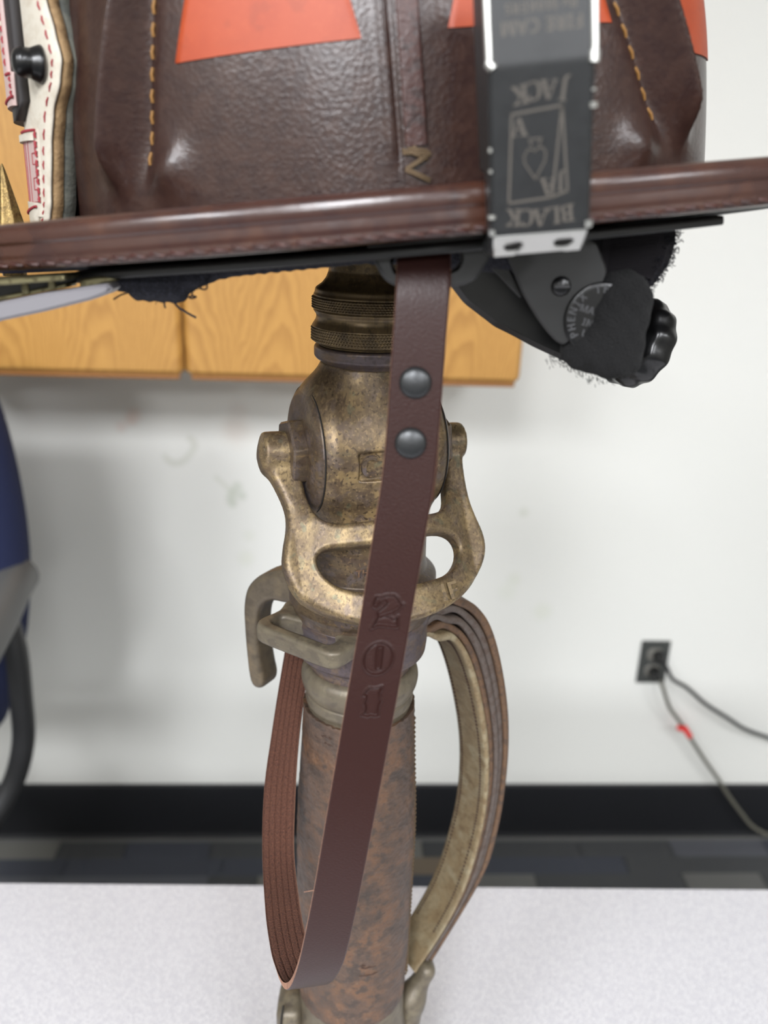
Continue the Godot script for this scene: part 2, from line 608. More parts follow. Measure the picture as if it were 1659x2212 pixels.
func make_oak() -> void:
	var w := 512
	var h := 768
	var f := FastNoiseLite.new()
	f.seed = 5
	f.frequency = 0.006
	var f2 := FastNoiseLite.new()
	f2.seed = 9
	f2.frequency = 0.05
	var bytes := PackedByteArray()
	bytes.resize(w * h * 3)
	for y in h:
		for x in w:
			var s := fposmod(x + 40.0 * f.get_noise_2d(y * 0.35, 3.0), 128.0) - 64.0
			var sheet := floorf((x + 40.0 * f.get_noise_2d(y * 0.35, 3.0)) / 128.0)
			var ring := (y * 0.011 + sheet * 0.37 - s * s * 0.0009 * (1.0 + 0.5 * f.get_noise_2d(x, y * 0.2)) + f.get_noise_2d(x * 2.0, y * 0.4) * 0.8)
			var t := fposmod(-ring * 1.6, 1.0)
			var line := sstep(0.3, 0.9, t) * (1.0 - sstep(0.92, 1.0, t)) * 0.42 + 0.4 * absf(f2.get_noise_2d(x * 6.0, y * 0.25))
			var c := c8(198, 148, 76).lerp(c8(156, 108, 48), clampf(line, 0.0, 1.0))
			var i := (y * w + x) * 3
			bytes[i] = int(c.r * 255.0)
			bytes[i + 1] = int(c.g * 255.0)
			bytes[i + 2] = int(c.b * 255.0)
	var tex := ImageTexture.create_from_image(Image.create_from_data(w, h, false, Image.FORMAT_RGB8, bytes))
	var m := mat("oak", Color.WHITE, 0.45)
	m.albedo_texture = tex


# ---------------------------------------------------------------- room
const YAW := 0.05306          # the wall runs this far round from the table's axis
var room := Transform3D(Basis(Vector3.UP, YAW), Vector3(-0.8136, 0, -1.1086))

func box_at(size: Vector3, centre: Vector3, bevel := 0.004) -> Geo:
	var g := Geo.new()
	g.box(size, bevel, Transform3D(Basis.IDENTITY, centre))
	return g

const X0 := -1.7
const X1 := 3.4
const DEEP := 6.6
const TALL := 2.62

func build_room() -> void:
	# back wall: paint with the scuffs and stains it carries, about 2.5 mm to the texture's pixel
	var iw := 2048
	var ih := 1024
	var im := Image.create(iw, ih, false, Image.FORMAT_RGB8)
	im.fill(c8(233, 233, 228))
	var dabs := [[0.354, 0.972, 12, 226, 208, 198], [0.348, 0.962, 9, 226, 208, 198], [0.330, 0.95, 9, 228, 212, 204], [0.543, 0.945, 26, 222, 216, 208], [0.54, 0.95, 16, 216, 208, 200], [0.545, 0.985, 15, 222, 216, 210]]
	for p in [[0.407, 0.893], [0.412, 0.886], [0.418, 0.882], [0.424, 0.88], [0.431, 0.881], [0.438, 0.884], [0.444, 0.888], [0.45, 0.895], [0.456, 0.903], [0.461, 0.911], [0.463, 0.917], [0.461, 0.925], [0.455, 0.93]]:
		dabs.append([p[0], p[1], 6, 214, 215, 205])
	for p in [[0.501, 0.853], [0.508, 0.847], [0.515, 0.84], [0.522, 0.833], [0.531, 0.826]]:
		dabs.append([p[0], p[1], 5, 216, 218, 207])
	for p in [[0.531, 0.824], [0.54, 0.836], [0.53, 0.802], [0.527, 0.812], [0.548, 0.818]]:
		dabs.append([p[0], p[1], 8, 196, 202, 188])
	dabs.append_array([[0.553, 0.686, 14, 224, 226, 214], [0.56, 0.735, 10, 226, 228, 218], [1.098, 0.793, 8, 214, 216, 204], [1.092, 0.648, 12, 224, 226, 214], [1.157, 0.575, 16, 224, 227, 214], [1.08, 0.62, 16, 226, 229, 218]])
	var px := iw / (X1 - X0)
	for d in dabs:
		var cx: float = (d[0] - X0) * px
		var cy: float = (TALL - d[1]) / TALL * ih
		var r: float = d[2] * 0.001 * px * 1.2
		for y in range(int(cy - r * 1.6) - 1, int(cy + r * 1.6) + 2):
			for x in range(int(cx - r * 1.6) - 1, int(cx + r * 1.6) + 2):
				var t := 1.0 - sstep(0.3, 1.5, Vector2(x - cx, y - cy).length() / r)
				im.set_pixel(x, y, im.get_pixel(x, y).lerp(c8(d[3], d[4], d[5]), t * 0.55))
	var paint := mat("scuffed_paint", Color.WHITE, 0.6)
	paint.albedo_texture = ImageTexture.create_from_image(im)
	var g := Geo.new()
	var first := g.ix.size()
	g.grid([PackedVector3Array([Vector3(X0, TALL, 0), Vector3(X1, TALL, 0)]), PackedVector3Array([Vector3(X0, 0, 0), Vector3(X1, 0, 0)])], false, false, false, Vector3(0, 0, 1))
	var rim := PackedVector3Array([Vector3(X0, 0, 0), Vector3(X1, 0, 0), Vector3(X1, TALL, 0), Vector3(X0, TALL, 0)])
	var far := PackedVector3Array()
	for p in rim:
		far.append(p + Vector3(0, 0, -0.12))
	g.grid([rim, far], true, false, false)
	g.grid([PackedVector3Array([far[0], far[1]]), PackedVector3Array([far[3], far[2]])], false, false, false, Vector3(0, 0, -1))
	struct("wall_back", g, paint, room)
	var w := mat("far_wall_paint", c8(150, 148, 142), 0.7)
	struct("wall_left", box_at(Vector3(0.12, TALL, DEEP + 0.24), Vector3(X0 - 0.06, TALL / 2, DEEP / 2)), w, room)
	struct("wall_right", box_at(Vector3(0.12, TALL, DEEP + 0.24), Vector3(X1 + 0.06, TALL / 2, DEEP / 2)), w, room)
	struct("wall_front", box_at(Vector3(X1 - X0, TALL, 0.12), Vector3((X0 + X1) / 2, TALL / 2, DEEP + 0.06)), w, room)
	struct("ceiling", box_at(Vector3(X1 - X0 + 0.24, 0.12, DEEP + 0.24), Vector3((X0 + X1) / 2, TALL + 0.06, DEEP / 2)), M.ceiling_tile, room)
	var floor_ := struct("floor", box_at(Vector3(X1 - X0 + 0.24, 0.1, DEEP + 0.24), Vector3((X0 + X1) / 2, -0.053, DEEP / 2)), M.carpet_0, room)
	# loop-pile planks of mixed tones, laid in courses along the wall as far as the photograph shows them
	rng.seed = 12
	var row := 0
	var z := 0.0
	for depth in [0.024, 0.05, 0.05, 0.06, 0.08, 0.1]:
		var u := -0.3 - rng.randf() * 0.2
		while u < 2.2:
			var long := rng.randf_range(0.1, 0.42) if row else 2.6
			var tone: int = 1 if row == 0 else [0, 0, 2, 4, 1, 3, 0, 2, 5, 4][rng.randi() % 10]
			part("carpet_strip", box_at(Vector3(long - 0.002, 0.006, depth - 0.001), Vector3(u + long / 2, 0.0005 + 0.0006 * rng.randf(), z + depth / 2), 0.0012), M["carpet_%d" % tone], floor_)
			u += long
		z += depth
		row += 1
	# vinyl cove base
	g = Geo.new()
	var prof := PackedVector2Array([Vector2(0.0, 0.001), Vector2(0.016, 0.001), Vector2(0.011, 0.006), Vector2(0.007, 0.02), Vector2(0.0055, 0.13), Vector2(0.004, 0.14), Vector2(0.0, 0.142)])
	var rows := []
	for u in [X0, X1]:
		var line := PackedVector3Array()
		for p in prof:
			line.append(Vector3(u, p.y, p.x))
		rows.append(line)
	g.grid(rows, true)
	struct("baseboard_back", g, M.base_black, room)
	# recessed-panel lights on the ceiling, out of the frame
	var glow := mat("lamp_diffuser", c8(250, 250, 244), 0.5)
	glow.emission_enabled = true
	glow.emission = c8(250, 251, 255)
	glow.emission_energy_multiplier = 3.0
	var spots := [[-1.15, 3.3, 1.5], [0.2, 3.3, 1.5], [1.65, 3.3, 0.75], [3.0, 3.3, 0.8], [-0.5, 5.4, 2.2], [1.8, 5.4, 1.7]]
	var i := 0
	for s in spots:
		var at: Vector3 = room * Vector3(s[0], TALL, s[1])
		var t := thing("ceiling_light", at, ["ceiling panel light nearest the left wall, front row", "second ceiling panel light from the left, front row", "third ceiling panel light from the left, front row", "ceiling panel light nearest the right wall, front row", "ceiling panel light on the left of the rear row", "ceiling panel light on the right of the rear row"][i], "light")
		t.rotation.y = YAW
		t.set_meta("group", "ceiling panel lights")
		var fr := Geo.new()
		fr.slab(v2([-310, -610, 310, -610, 310, 610, -310, 610]), 0.012, 0.002, Transform3D(Basis(Vector3.RIGHT, PI / 2), Vector3(0, 0, 0)), [v2([-285, -585, 285, -585, 285, 585, -285, 585])])
		part("frame", fr, M.ceiling_tile, t)
		part("diffuser", box_at(Vector3(0.57, 0.006, 1.17), Vector3(0, -0.004, 0), 0.002), glow, t)
		var l := AreaLight3D.new()
		l.name = "panel_glow"
		l.area_size = Vector2(0.56, 1.16)
		l.light_energy = 5.0 * s[2]
		l.light_color = c8(249, 251, 255)
		l.area_range = 12.0
		l.area_attenuation = 2.0
		l.shadow_enabled = true
		l.position = Vector3(0, -0.016, 0)
		l.rotation = Vector3(-PI / 2, 0, 0)
		t.add_child(l)
		i += 1

func build_cabinet() -> void:
	var t := thing("wall_cabinet", room * Vector3(0.5095, 1.109, 0), "light oak two-door wall cabinet hung on the white wall", "cabinet")
	t.rotation.y = YAW
	part("carcass", box_at(Vector3(0.985, 0.76, 0.278), Vector3(0, 0.382, 0.141), 0.004), M.oak, t)
	for s in [-1, 1]:
		var g := Geo.new()
		var o := rounded(v2([-246, 0, 246, 0, 246, 758, -246, 758]), 0.012)
		g.slab(o, 0.019, 0.006, Transform3D(Basis.IDENTITY, Vector3(s * 0.2485, 0.0, 0.281)))
		for k in g.v.size():
			g.uv[k] = Vector2(g.v[k].x / 0.52 + 0.5 * s + 0.13, 1.0 - g.v[k].y / 0.78)
		var door := part("cabinet_door", g, M.oak, t)
		var lip := Geo.new()
		lip.box(Vector3(0.48, 0.009, 0.008), 0.002, Transform3D(Basis.IDENTITY, Vector3(s * 0.2485, -0.0035, 0.288)))
		part("edge_band", lip, M.oak_edge, door)

func cord(called: String, path: Array, r: float, mt: Material, parent: Node) -> MeshInstance3D:
	var g := Geo.new()
	g.tube(smooth3(v3(path), 6), r, 10)
	return part(called, g, mt, parent)

func build_outlet() -> void:
	var at := room * Vector3(1.407, 0.459, 0)
	var t := thing("wall_outlet", at, "dark grey duplex wall outlet with two plugs in it, low on the white wall", "outlet")
	t.rotation.y = YAW
	var g := Geo.new()
	g.slab(rounded(v2([-31, -51, 31, -51, 31, 51, -31, 51]), 0.003), 0.006, 0.002)
	part("cover_plate", g, M.steel_plate, t)
	for s in [-1, 1]:
		g = Geo.new()
		var o := PackedVector2Array()
		for k in 24:
			var a := TAU * k / 24.0
			o.append(Vector2(0.0175 * cos(a), clampf(0.0175 * sin(a), -0.0145, 0.0145) + s * 0.0195))
		g.slab(o, 0.008, 0.0015)
		part("receptacle", g, M.receptacle_grey, t)
	var r := Transform3D(Basis(Vector3.UP, YAW), at)
	# the cords stay where they hang on the wall
	for k in 2:
		var c := thing("power_cord", r * Vector3(0.006 - 0.004 * k, [0.019, -0.02][k], 0.008), ["black power cord running right from the upper socket of the wall outlet", "grey power cord with red tag dropping from the lower socket to the floor"][k], "cord")
		c.rotation.y = YAW
		c.set_meta("group", "cords plugged into the wall outlet")
		g = Geo.new()
		g.lathe(PackedVector2Array([Vector2(0.0, 0.0), Vector2(0.0125, 0.0005), Vector2(0.013, 0.004), Vector2(0.0115, 0.014), Vector2(0.009, 0.022), Vector2(0.006, 0.03), Vector2(0.0, 0.031)]), 24, Transform3D(Basis(Vector3.RIGHT, PI / 2), Vector3.ZERO))
		part("plug", g, M.cord_black, c)
		if k == 0:
			cord("cable", [2, -2, 22, 8, -10, 34, 24, -36, 36, 60, -60, 30, 108, -101, 28, 160, -135, 26, 205, -164, 26, 255, -184, 26, 300, -198, 28, 420, -224, 34, 620, -262, 40, 900, -330, 42, 1150, -430, 38], 0.0042, M.cord_black, c)
		else:
			cord("cable", [2, -2, 22, 10, -16, 32, 24, -48, 32, 38, -75, 30, 66, -110, 28, 100, -158, 26, 140, -213, 24, 178, -262, 24, 202, -297, 24, 240, -345, 26, 276, -385, 30, 320, -408, 34, 380, -424, 40, 520, -434, 60], 0.0042, M.cord_grey, c)
			g = Geo.new()
			g.box(Vector3(0.012, 0.034, 0.012), 0.004, Transform3D(Basis(Vector3.BACK, 0.6), Vector3(0.083, -0.132, 0.028)))
			g.box(Vector3(0.02, 0.012, 0.006), 0.003, Transform3D(Basis(Vector3.BACK, -0.35), Vector3(0.068, -0.122, 0.03)))
			part("red_tag", g, M.red_plastic, c)

func build_chair() -> void:
	var t := thing("office_chair", Vector3(-0.733, 0, -0.64), "blue fabric office chair with grey arms at the left edge", "chair")
	var back := Geo.new()
	var f := func(p: Vector3) -> float:
		var q := p - Vector3(0.0, 0.87, -0.02 + 0.12 * (p.y - 0.86))
		q.z += 0.25 * q.x * q.x
		var w := 0.262 - 0.57 * (p.y - 0.985) ** 2
		return rbox(q, Vector3(w, 0.31, 0.045), 0.045) * 0.75
	back.field(f, Vector3(-0.32, 0.5, -0.15), Vector3(0.32, 1.24, 0.15), 0.011)
	part("backrest", back, M.chair_fabric, t)
	var seat := Geo.new()
	seat.box(Vector3(0.36, 0.08, 0.36), 0.035, Transform3D(Basis.IDENTITY, Vector3(0, 0.47, 0.15)))
	part("seat", seat, M.chair_fabric, t)
	for s in [-1, 1]:
		var arm := Geo.new()
		arm.tube(smooth3(v3([s * 236, 856, -36, s * 238, 850, 0, s * 238, 826, 60, s * 236, 800, 140, s * 234, 786, 230, s * 232, 780, 300, s * 232, 779, 316]), 6), 0.031, 16)
		var pad := part("armrest", arm, M.chair_grey, t)
		var fr := Geo.new()
		fr.tube(smooth3(v3([s * 240, 820, 20, s * 250, 770, 24, s * 250, 700, 28, s * 246, 630, 30, s * 228, 565, 40, s * 196, 510, 70, s * 150, 460, 90, s * 60, 430, 120]), 6), 0.0155, 12)
		part("arm_frame", fr, M.chair_dark, pad)
	var post := Geo.new()
	post.lathe(PackedVector2Array([Vector2(0.0, 0.09), Vector2(0.03, 0.09), Vector2(0.03, 0.25), Vector2(0.02, 0.255), Vector2(0.02, 0.43), Vector2(0.0, 0.43)]), 24, Transform3D(Basis.IDENTITY, Vector3(0, 0, 0.14)))
	part("gas_post", post, M.chair_dark, t)
	for k in 5:
		var a := TAU * k / 5.0
		var leg := Geo.new()
		leg.tube(PackedVector3Array([Vector3(0, 0.11, 0.14), Vector3(0.11 * cos(a), 0.1, 0.14 + 0.11 * sin(a)), Vector3(0.21 * cos(a), 0.075, 0.14 + 0.21 * sin(a))]), 0.024, 10)
		var l := part("leg", leg, M.chair_dark, t)
		var wheel := Geo.new()
		wheel.lathe(PackedVector2Array([Vector2(0, -0.02), Vector2(0.024, -0.02), Vector2(0.028, -0.014), Vector2(0.028, 0.014), Vector2(0.024, 0.02), Vector2(0, 0.02)]), 18, Transform3D(Basis(Vector3.RIGHT, PI / 2).rotated(Vector3.UP, a), Vector3(0.2 * cos(a), 0.0295, 0.14 + 0.2 * sin(a))))
		part("caster", wheel, M.chair_dark, l)
	var spine := Geo.new()
	spine.tube(smooth3(v3([0, 430, 140, 0, 440, 20, 0, 480, -80, 0, 640, -95]), 5), 0.022, 10)
	part("back_bracket", spine, M.chair_dark, t)

func build_table() -> void:
	var t := thing("work_table", Vector3(0.02, 0, 0.16), "pale grey speckled laminate table under the brass nozzle", "table")
	t.rotation.y = 0.034
	var g := Geo.new()
	g.slab(rounded(v2([-900, -396, 900, -396, 900, 396, -900, 396]), 0.012), 0.028, 0.002, Transform3D(Basis(Vector3.RIGHT, PI / 2), Vector3(0, 0.76, 0)))
	part("tabletop", g, M.table_laminate, t)
	g = Geo.new()
	var o := rounded(v2([-901, -397, 901, -397, 901, 397, -901, 397]), 0.012)
	g.slab(o, 0.022, 0.002, Transform3D(Basis(Vector3.RIGHT, PI / 2), Vector3(0, 0.757, 0)), [v2([-890, -386, 890, -386, 890, 386, -890, 386])])
	part("edge_band", g, M.table_edge, t)
	for sx in [-1, 1]:
		for sz in [-1, 1]:
			g = Geo.new()
			g.tube(PackedVector3Array([Vector3(sx * 0.8, 0.735, sz * 0.3), Vector3(sx * 0.8, 0.02, sz * 0.3)]), 0.02, 14)
			var leg := part("leg", g, M.table_steel, t)
			g = Geo.new()
			g.lathe(PackedVector2Array([Vector2(0, 0), Vector2(0.022, 0), Vector2(0.024, 0.006), Vector2(0.021, 0.026), Vector2(0, 0.026)]), 18, Transform3D(Basis.IDENTITY, Vector3(sx * 0.8, 0, sz * 0.3)))
			part("foot", g, M.cord_black, leg)


# ---------------------------------------------------------------- brass nozzle standing on the table
func knurl(y0: float, y1: float, r: float) -> Geo:
	var g := Geo.new()
	var rows := []
	var bands := 5
	var around := 112
	for i in bands * 4 + 1:
		var row := PackedVector3Array()
		for k in around * 4:
			var a := TAU * k / (around * 4.0)
			var up := absf(sin(PI * i / 4.0)) * absf(sin(PI * (k / 4.0 + 0.5 * (i / 4))))
			var rr := r - 0.0007 + 0.0009 * up
			row.append(Vector3(rr * cos(a), lerpf(y0, y1, float(i) / (bands * 4)), rr * sin(a)))
		rows.append(row)
	g.grid(rows, true)
	return g

func turned(a: Array, r := 0.0006) -> Geo:
	var g := Geo.new()
	g.lathe(rounded(v2(a, 0.0001), r, 3, false), 96)
	return g

func build_nozzle() -> void:
	var t := thing("fire_nozzle", Vector3(0, 0.76, 0), "tall old brass fire hose nozzle with a leather-wrapped pipe holding up the helmet", "nozzle")
	var low := Transform3D(Basis.IDENTITY, Vector3(0, -0.76, 0))
	# shapes below are written in the room's own axes (tenths of a millimetre: radius, height)
	part("tip_barrel", turned([0, 13700, 165, 13700, 170, 13400, 178, 13306, 189, 13278, 206, 13256, 234, 13236, 237, 13218, 243, 13208, 238, 13200, 238, 13150, 243, 13144, 231, 13128, 229, 13117, 233, 13102, 250, 13076, 242, 13070, 242, 13020, 244, 13013, 219, 13004, 219, 12996, 0, 12990]), M.dark_brass, t, low)
	part("knurled_ring", knurl(1.3152, 1.3202, 0.0249), M.dark_brass, t, low)
	part("knurled_ring", knurl(1.3016, 1.3075, 0.0252), M.dark_brass, t, low)
	part("flange", turned([0, 12994, 234, 12994, 239, 12986, 239, 12950, 230, 12938, 207, 12923, 191, 12905, 189, 12870, 189, 12700, 0, 12690], 0.0008), M.purple_metal, t, low)
	# ball valve body with the sunk name plate
	var o := Vector3(0, 1.253, 0)
	var e := Vector3(cos(0.384), 0, -sin(0.384))
	var w := Vector3(sin(0.384), 0, cos(0.384))
	var body := func(p: Vector3) -> float:
		var q := p - o
		var s := q.dot(e)
		var f := q.dot(w)
		var rr := sqrt(q.y * q.y + f * f)
		var qa := Vector2(absf(s), rr) - Vector2(0.0305, 0.0325 - 1.5 * s * s) + Vector2(0.009, 0.009)
		var d := qa.max(Vector2.ZERO).length() + minf(maxf(qa.x, qa.y), 0.0) - 0.009
		var rv := sqrt(p.x * p.x + p.z * p.z)
		var up := maxf(rv - 0.0195, maxf(1.25 - p.y, p.y - 1.291))
		var dn := maxf(rv - 0.0302, maxf(1.196 - p.y, p.y - 1.245))
		d = smin(smin(d, up, 0.016), dn, 0.006)
		if f > 0.0:
			d = maxf(d, -rbox(Vector3(s - 0.003, q.y - 0.0005, f - 0.0370), Vector3(0.0175, 0.0062, 0.0064), 0.0006))
		return d * 0.9
	var g := Geo.new()
	g.field(body, Vector3(-0.044, 1.193, -0.044), Vector3(0.044, 1.294, 0.044), 0.0009)
	var vb := part("valve_body", g, M.body_brass, t, low)
	var letter := Transform3D(Basis(e, Vector3.UP, w).rotated(e, 0.0), o + e * -0.0102 + w * 0.0312 + Vector3.UP * 0.0005)
	text("C", 0.0092, M.brown_brass, vb, letter, false, 0.0022)
	for s in [-1, 1]:
		var fr := Transform3D(Basis(-w, e * s, Vector3.UP * s) if s > 0 else Basis(w, e * s, Vector3.UP), o)
		g = Geo.new()
		g.lathe(rounded(v2([0, 318, 180, 316, 255, 306, 281, 290, 284, 280, 270, 255, 0, 250], 0.0001), 0.0008, 3, false), 72, fr)
		var cap := part("valve_cap", g, M.brown_brass, t, low)
		g = Geo.new()
		var ring := PackedVector3Array()
		for k in 73:
			ring.append(fr * Vector3(0.0287 * cos(TAU * k / 72.0), 0.0283, 0.0287 * sin(TAU * k / 72.0)))
		g.tube(ring, 0.0003, 6)
		part("seam", g, M.dark_gap, cap)
		g = Geo.new()
		var hex := PackedVector2Array()
		for k in 6:
			hex.append(Vector2(cos(TAU * k / 6.0 + 0.3), sin(TAU * k / 6.0 + 0.3)) * 0.0158)
		g.slab(rounded(hex, 0.0012, 2), 0.0072, 0.0009, Transform3D(Basis(w * -s, Vector3.UP, e * s), o + e * s * 0.0308))
		part("hex_nut", g, M.brown_brass, cap)
	# bail handle: a flat cast stirrup hung from the trunnions
	var be := Vector3(cos(0.349), 0, -sin(0.349))
	var bw := Vector3(sin(0.349), 0, cos(0.349))
	var bd := Vector3(0, -cos(0.61), 0) + bw * sin(0.61)
	var bn := bd.cross(be)
	var outline := soft(v2([-47.5, -6, -50.3, 0, -49.4, 7, -45.6, 13.5, -41.9, 25.5, -41.9, 34, -44.6, 43.7, -46.0, 50.7, -45.2, 57.8, -41.8, 66.2, -34.8, 73.6, -26, 79.0, -15.9, 82.6, -4.5, 84.0, 10.8, 82.4, 25.4, 77.6, 37.0, 70.6, 44.6, 62.3, 48.2, 54.5, 48.4, 46.8, 46.2, 37.8, 44.7, 28.6, 44.9, 15.0, 46.5, 3.6, 46.3, -5, 40.5, -6, 36.6, 0, 36.2, 12.1, 33.4, 25.0, 30.4, 32.6, 25.5, 36.4, 17.6, 37.8, 4, 38.6, -9.0, 38.8, -20.6, 38.2, -26.9, 36.0, -30.6, 31.2, -32.0, 23.3, -32.8, 15.7, -35, 8, -36.5, 0, -41, -6]))
	var slot := soft(v2([-10.6, 49.2, -22.1, 48.6, -29.0, 48.4, -32.3, 51.0, -32.4, 55.1, -30.0, 60.6, -24.6, 65.7, -15.7, 68.8, -1.9, 69.2, 16.4, 67.0, 25.8, 64.0, 31.2, 59.1, 33.2, 53.8, 31.6, 49.3, 27.0, 46.9, 20.8, 46.5, 5, 47.6]))
	var shape := Flat.new(outline, [slot], 0.0006)
	var bail := func(p: Vector3) -> float:
		var q := p - o
		var st := Vector2(q.dot(be), q.dot(bd))
		var h := q.dot(bn) - 0.013 * maxf(0.0, 1.0 - st.x * st.x * 625.0) * sstep(0.020, 0.036, st.y)
		var x := plate(shape.at(st), h, 0.0052, 0.0024)
		for sd in [-1.0, 1.0]:
			var along: float = st.x * sd
			var rr := Vector2(st.y, q.dot(bn)).length() - (0.0092 if sd < 0.0 else 0.0085)
			x = smin(x, plate(rr, along - 0.0415, 0.0066, 0.0015), 0.003)
		return x * 0.85
	g = Geo.new()
	g.field(bail, Vector3(-0.058, 1.168, -0.036), Vector3(0.062, 1.27, 0.076), 0.001)
	var bo := part("bail_handle", g, M.brass, t, low)
	# maker's stamp struck in the lower bow
	var sb := Basis(be, -bd, bn).rotated(bn, 0.12)
	text("NF", 0.0075, M.dark_brass, bo, Transform3D(sb, o + be * 0.0195 + bd * 0.0735 + bn * 0.0152), false, 0.0006)
	# rings under the valve
	part("lower_neck", turned([0, 12100, 302, 12100, 304, 11990, 312, 11950, 345, 11925, 358, 11912, 360, 11880, 352, 11866, 357, 11856, 357, 11770, 340, 11740, 334, 11700, 0, 11690]), M.brown_brass, t, low)
	part("swivel_collar", turned([0, 11705, 336, 11705, 338, 11680, 331, 11640, 331, 11549, 326, 11500, 318, 11488, 262, 11450, 257, 11420, 257, 11385, 0, 11380]), M.purple_metal, t, low)
	part("lower_ring", turned([0, 11400, 262, 11400, 280, 11390, 294, 11368, 299, 11336, 294, 11300, 280, 11262, 270, 11250, 276, 11240, 276, 11200, 268, 11180, 262, 11100, 0, 11090], 0.0012), M.olive_metal, t, low)
	var scratch := Transform3D(Basis(e, Vector3.UP, w), Vector3(0, 1.2035, 0) + w * 0.0303 + e * -0.010)
	text("THE", 0.0035, M.handle_edge_tan, t, Transform3D(scratch.basis, low * scratch.origin), false, 0.0004)
	# hook and slotted lug cast on the collar
	var ha := Vector3(cos(0.5236), 0, sin(0.5236))
	var hb := Vector3(-sin(0.5236), 0, cos(0.5236))
	var hook_shape := Flat.new(soft(v2([-24, 1184.5, -35.4, 1183.4, -42.4, 1181.3, -51.7, 1178.1, -62.0, 1171.8, -69.0, 1163.5, -71.7, 1152.9, -71.9, 1142.5, -70.7, 1122.2, -68.9, 1108.0, -66.0, 1103.6, -62.4, 1103.4, -59.4, 1105.9, -58.4, 1110.8, -60.2, 1119.1, -61.8, 1129.9, -62.1, 1141.2, -61.0, 1151.0, -57.0, 1157.5, -51.4, 1160.6, -45.1, 1161.4, -35.6, 1162.8, -24, 1163.5])), [], 0.0007)
	var hook := func(p: Vector3) -> float:
		return plate(hook_shape.at(Vector2(p.dot(ha), p.y)), p.dot(hb) + 0.0015, 0.0075, 0.0034) * 0.88
	g = Geo.new()
	g.field(hook, Vector3(-0.072, 1.098, -0.048), Vector3(-0.014, 1.19, 0.002), 0.0011)
	part("hook_lug", g, M.hook_metal, t, low)
	var lug_shape := Flat.new(soft(v2([-20, -18, -36.2, -3.5, -39.8, 8.8, -46.8, 17.5, -48.4, 22.6, -45.6, 28.0, -30, 38.3, -15.3, 47.9, -9.8, 48.8, -6, 46, 0.1, 37.2, 6, 28, -8, 20, -22, 0]), 3), [rounded(v2([-41.5, 22.1, -37.8, 15.2, -25.0, 20.5, -10.5, 32.0, -9.0, 34.9, -13.0, 41.0]), 0.0022)], 0.0006)
	var lug := func(p: Vector3) -> float:
		return plate(lug_shape.at(Vector2(p.x, p.z)), p.y - 1.1677, 0.0046, 0.0022) * 0.9
	g = Geo.new()
	g.field(lug, Vector3(-0.052, 1.159, -0.022), Vector3(0.009, 1.176, 0.052), 0.0009)
	part("slotted_lug", g, M.olive_metal, t, low)
	# leather sleeve round the pipe
	var nz := FastNoiseLite.new()
	nz.seed = 77
	nz.frequency = 14.0
	g = Geo.new()
	var rows := []
	var ys := [1.1165, 1.1172, 1.1170]
	for i in 70:
		ys.append(1.116 - i * 0.00281)
	ys.append_array([0.9196, 0.9192, 0.9196])
	for i in ys.size():
		var y: float = ys[i]
		var row := PackedVector3Array()
		for k in 120:
			var a := TAU * k / 120.0
			var rr := 0.0288 + 0.0036 * sstep(1.12, 1.03, y) - 0.001 * sstep(0.96, 0.915, y)
			rr += 0.0007 * nz.get_noise_3d(cos(a), y * 9.0, sin(a)) + 0.0003 * nz.get_noise_3d(cos(a) * 4.0, y * 40.0, sin(a) * 4.0)
			if i == 0 or i == ys.size() - 1:
				rr -= 0.0025
			row.append(Vector3(rr * cos(a), y + (0.0008 * nz.get_noise_2d(cos(a) * 5.0, sin(a) * 5.0) if i < 4 else 0.0), rr * sin(a)))
		rows.append(row)
	g.grid(rows, true, false, false)
	var sleeve := part("leather_sleeve", g, M.sleeve_leather, t, low)
	g = Geo.new()
	for i in 62:
		var y := 1.108 - i * 0.0029
		var rr := 0.0287 + 0.0036 * sstep(1.12, 1.03, y)
		g.tube(PackedVector3Array([Vector3(rr - 0.0008, y, -0.001), Vector3(rr + 0.0006, y - 0.0005, 0.0012), Vector3(rr - 0.0006, y - 0.0012, 0.0036)]), 0.0005, 5)
	var seam := part("seam_stitches", g, M.stitch_brown, sleeve)
	stuff(seam)
	for c in [[0.3, 0.966, 0.010], [0.33, 0.9605, 0.012], [0.2, 0.968, 0.004], [-0.55, 1.1105, 0.008], [-0.5, 1.107, 0.006]]:
		var path := PackedVector3Array()
		for k in 7:
			var a: float = PI / 2 - c[0] + (k / 6.0 - 0.5) * c[2] / 0.032
			var y: float = c[1] + 0.0012 * nz.get_noise_2d(k * 0.9, c[1] * 90.0)
			var rr := 0.0287 + 0.0036 * sstep(1.12, 1.03, y)
			path.append(Vector3(rr * cos(a), y, rr * sin(a)))
		g = Geo.new()
		g.tube(path, 0.00055, 6, [0.2, 0.7, 1.0, 1.0, 0.8, 0.9, 0.2])
		part("crack", g, M.stitch_dark, sleeve)
	# base coupling with its two ears
	part("base_coupling", turned([0, 9400, 305, 9400, 312, 9100, 322, 8950, 345, 8800, 372, 8600, 395, 8400, 430, 8200, 470, 8100, 490, 8050, 490, 7720, 480, 7640, 470, 7602, 0, 7601], 0.0012), M.olive_metal, t, low)
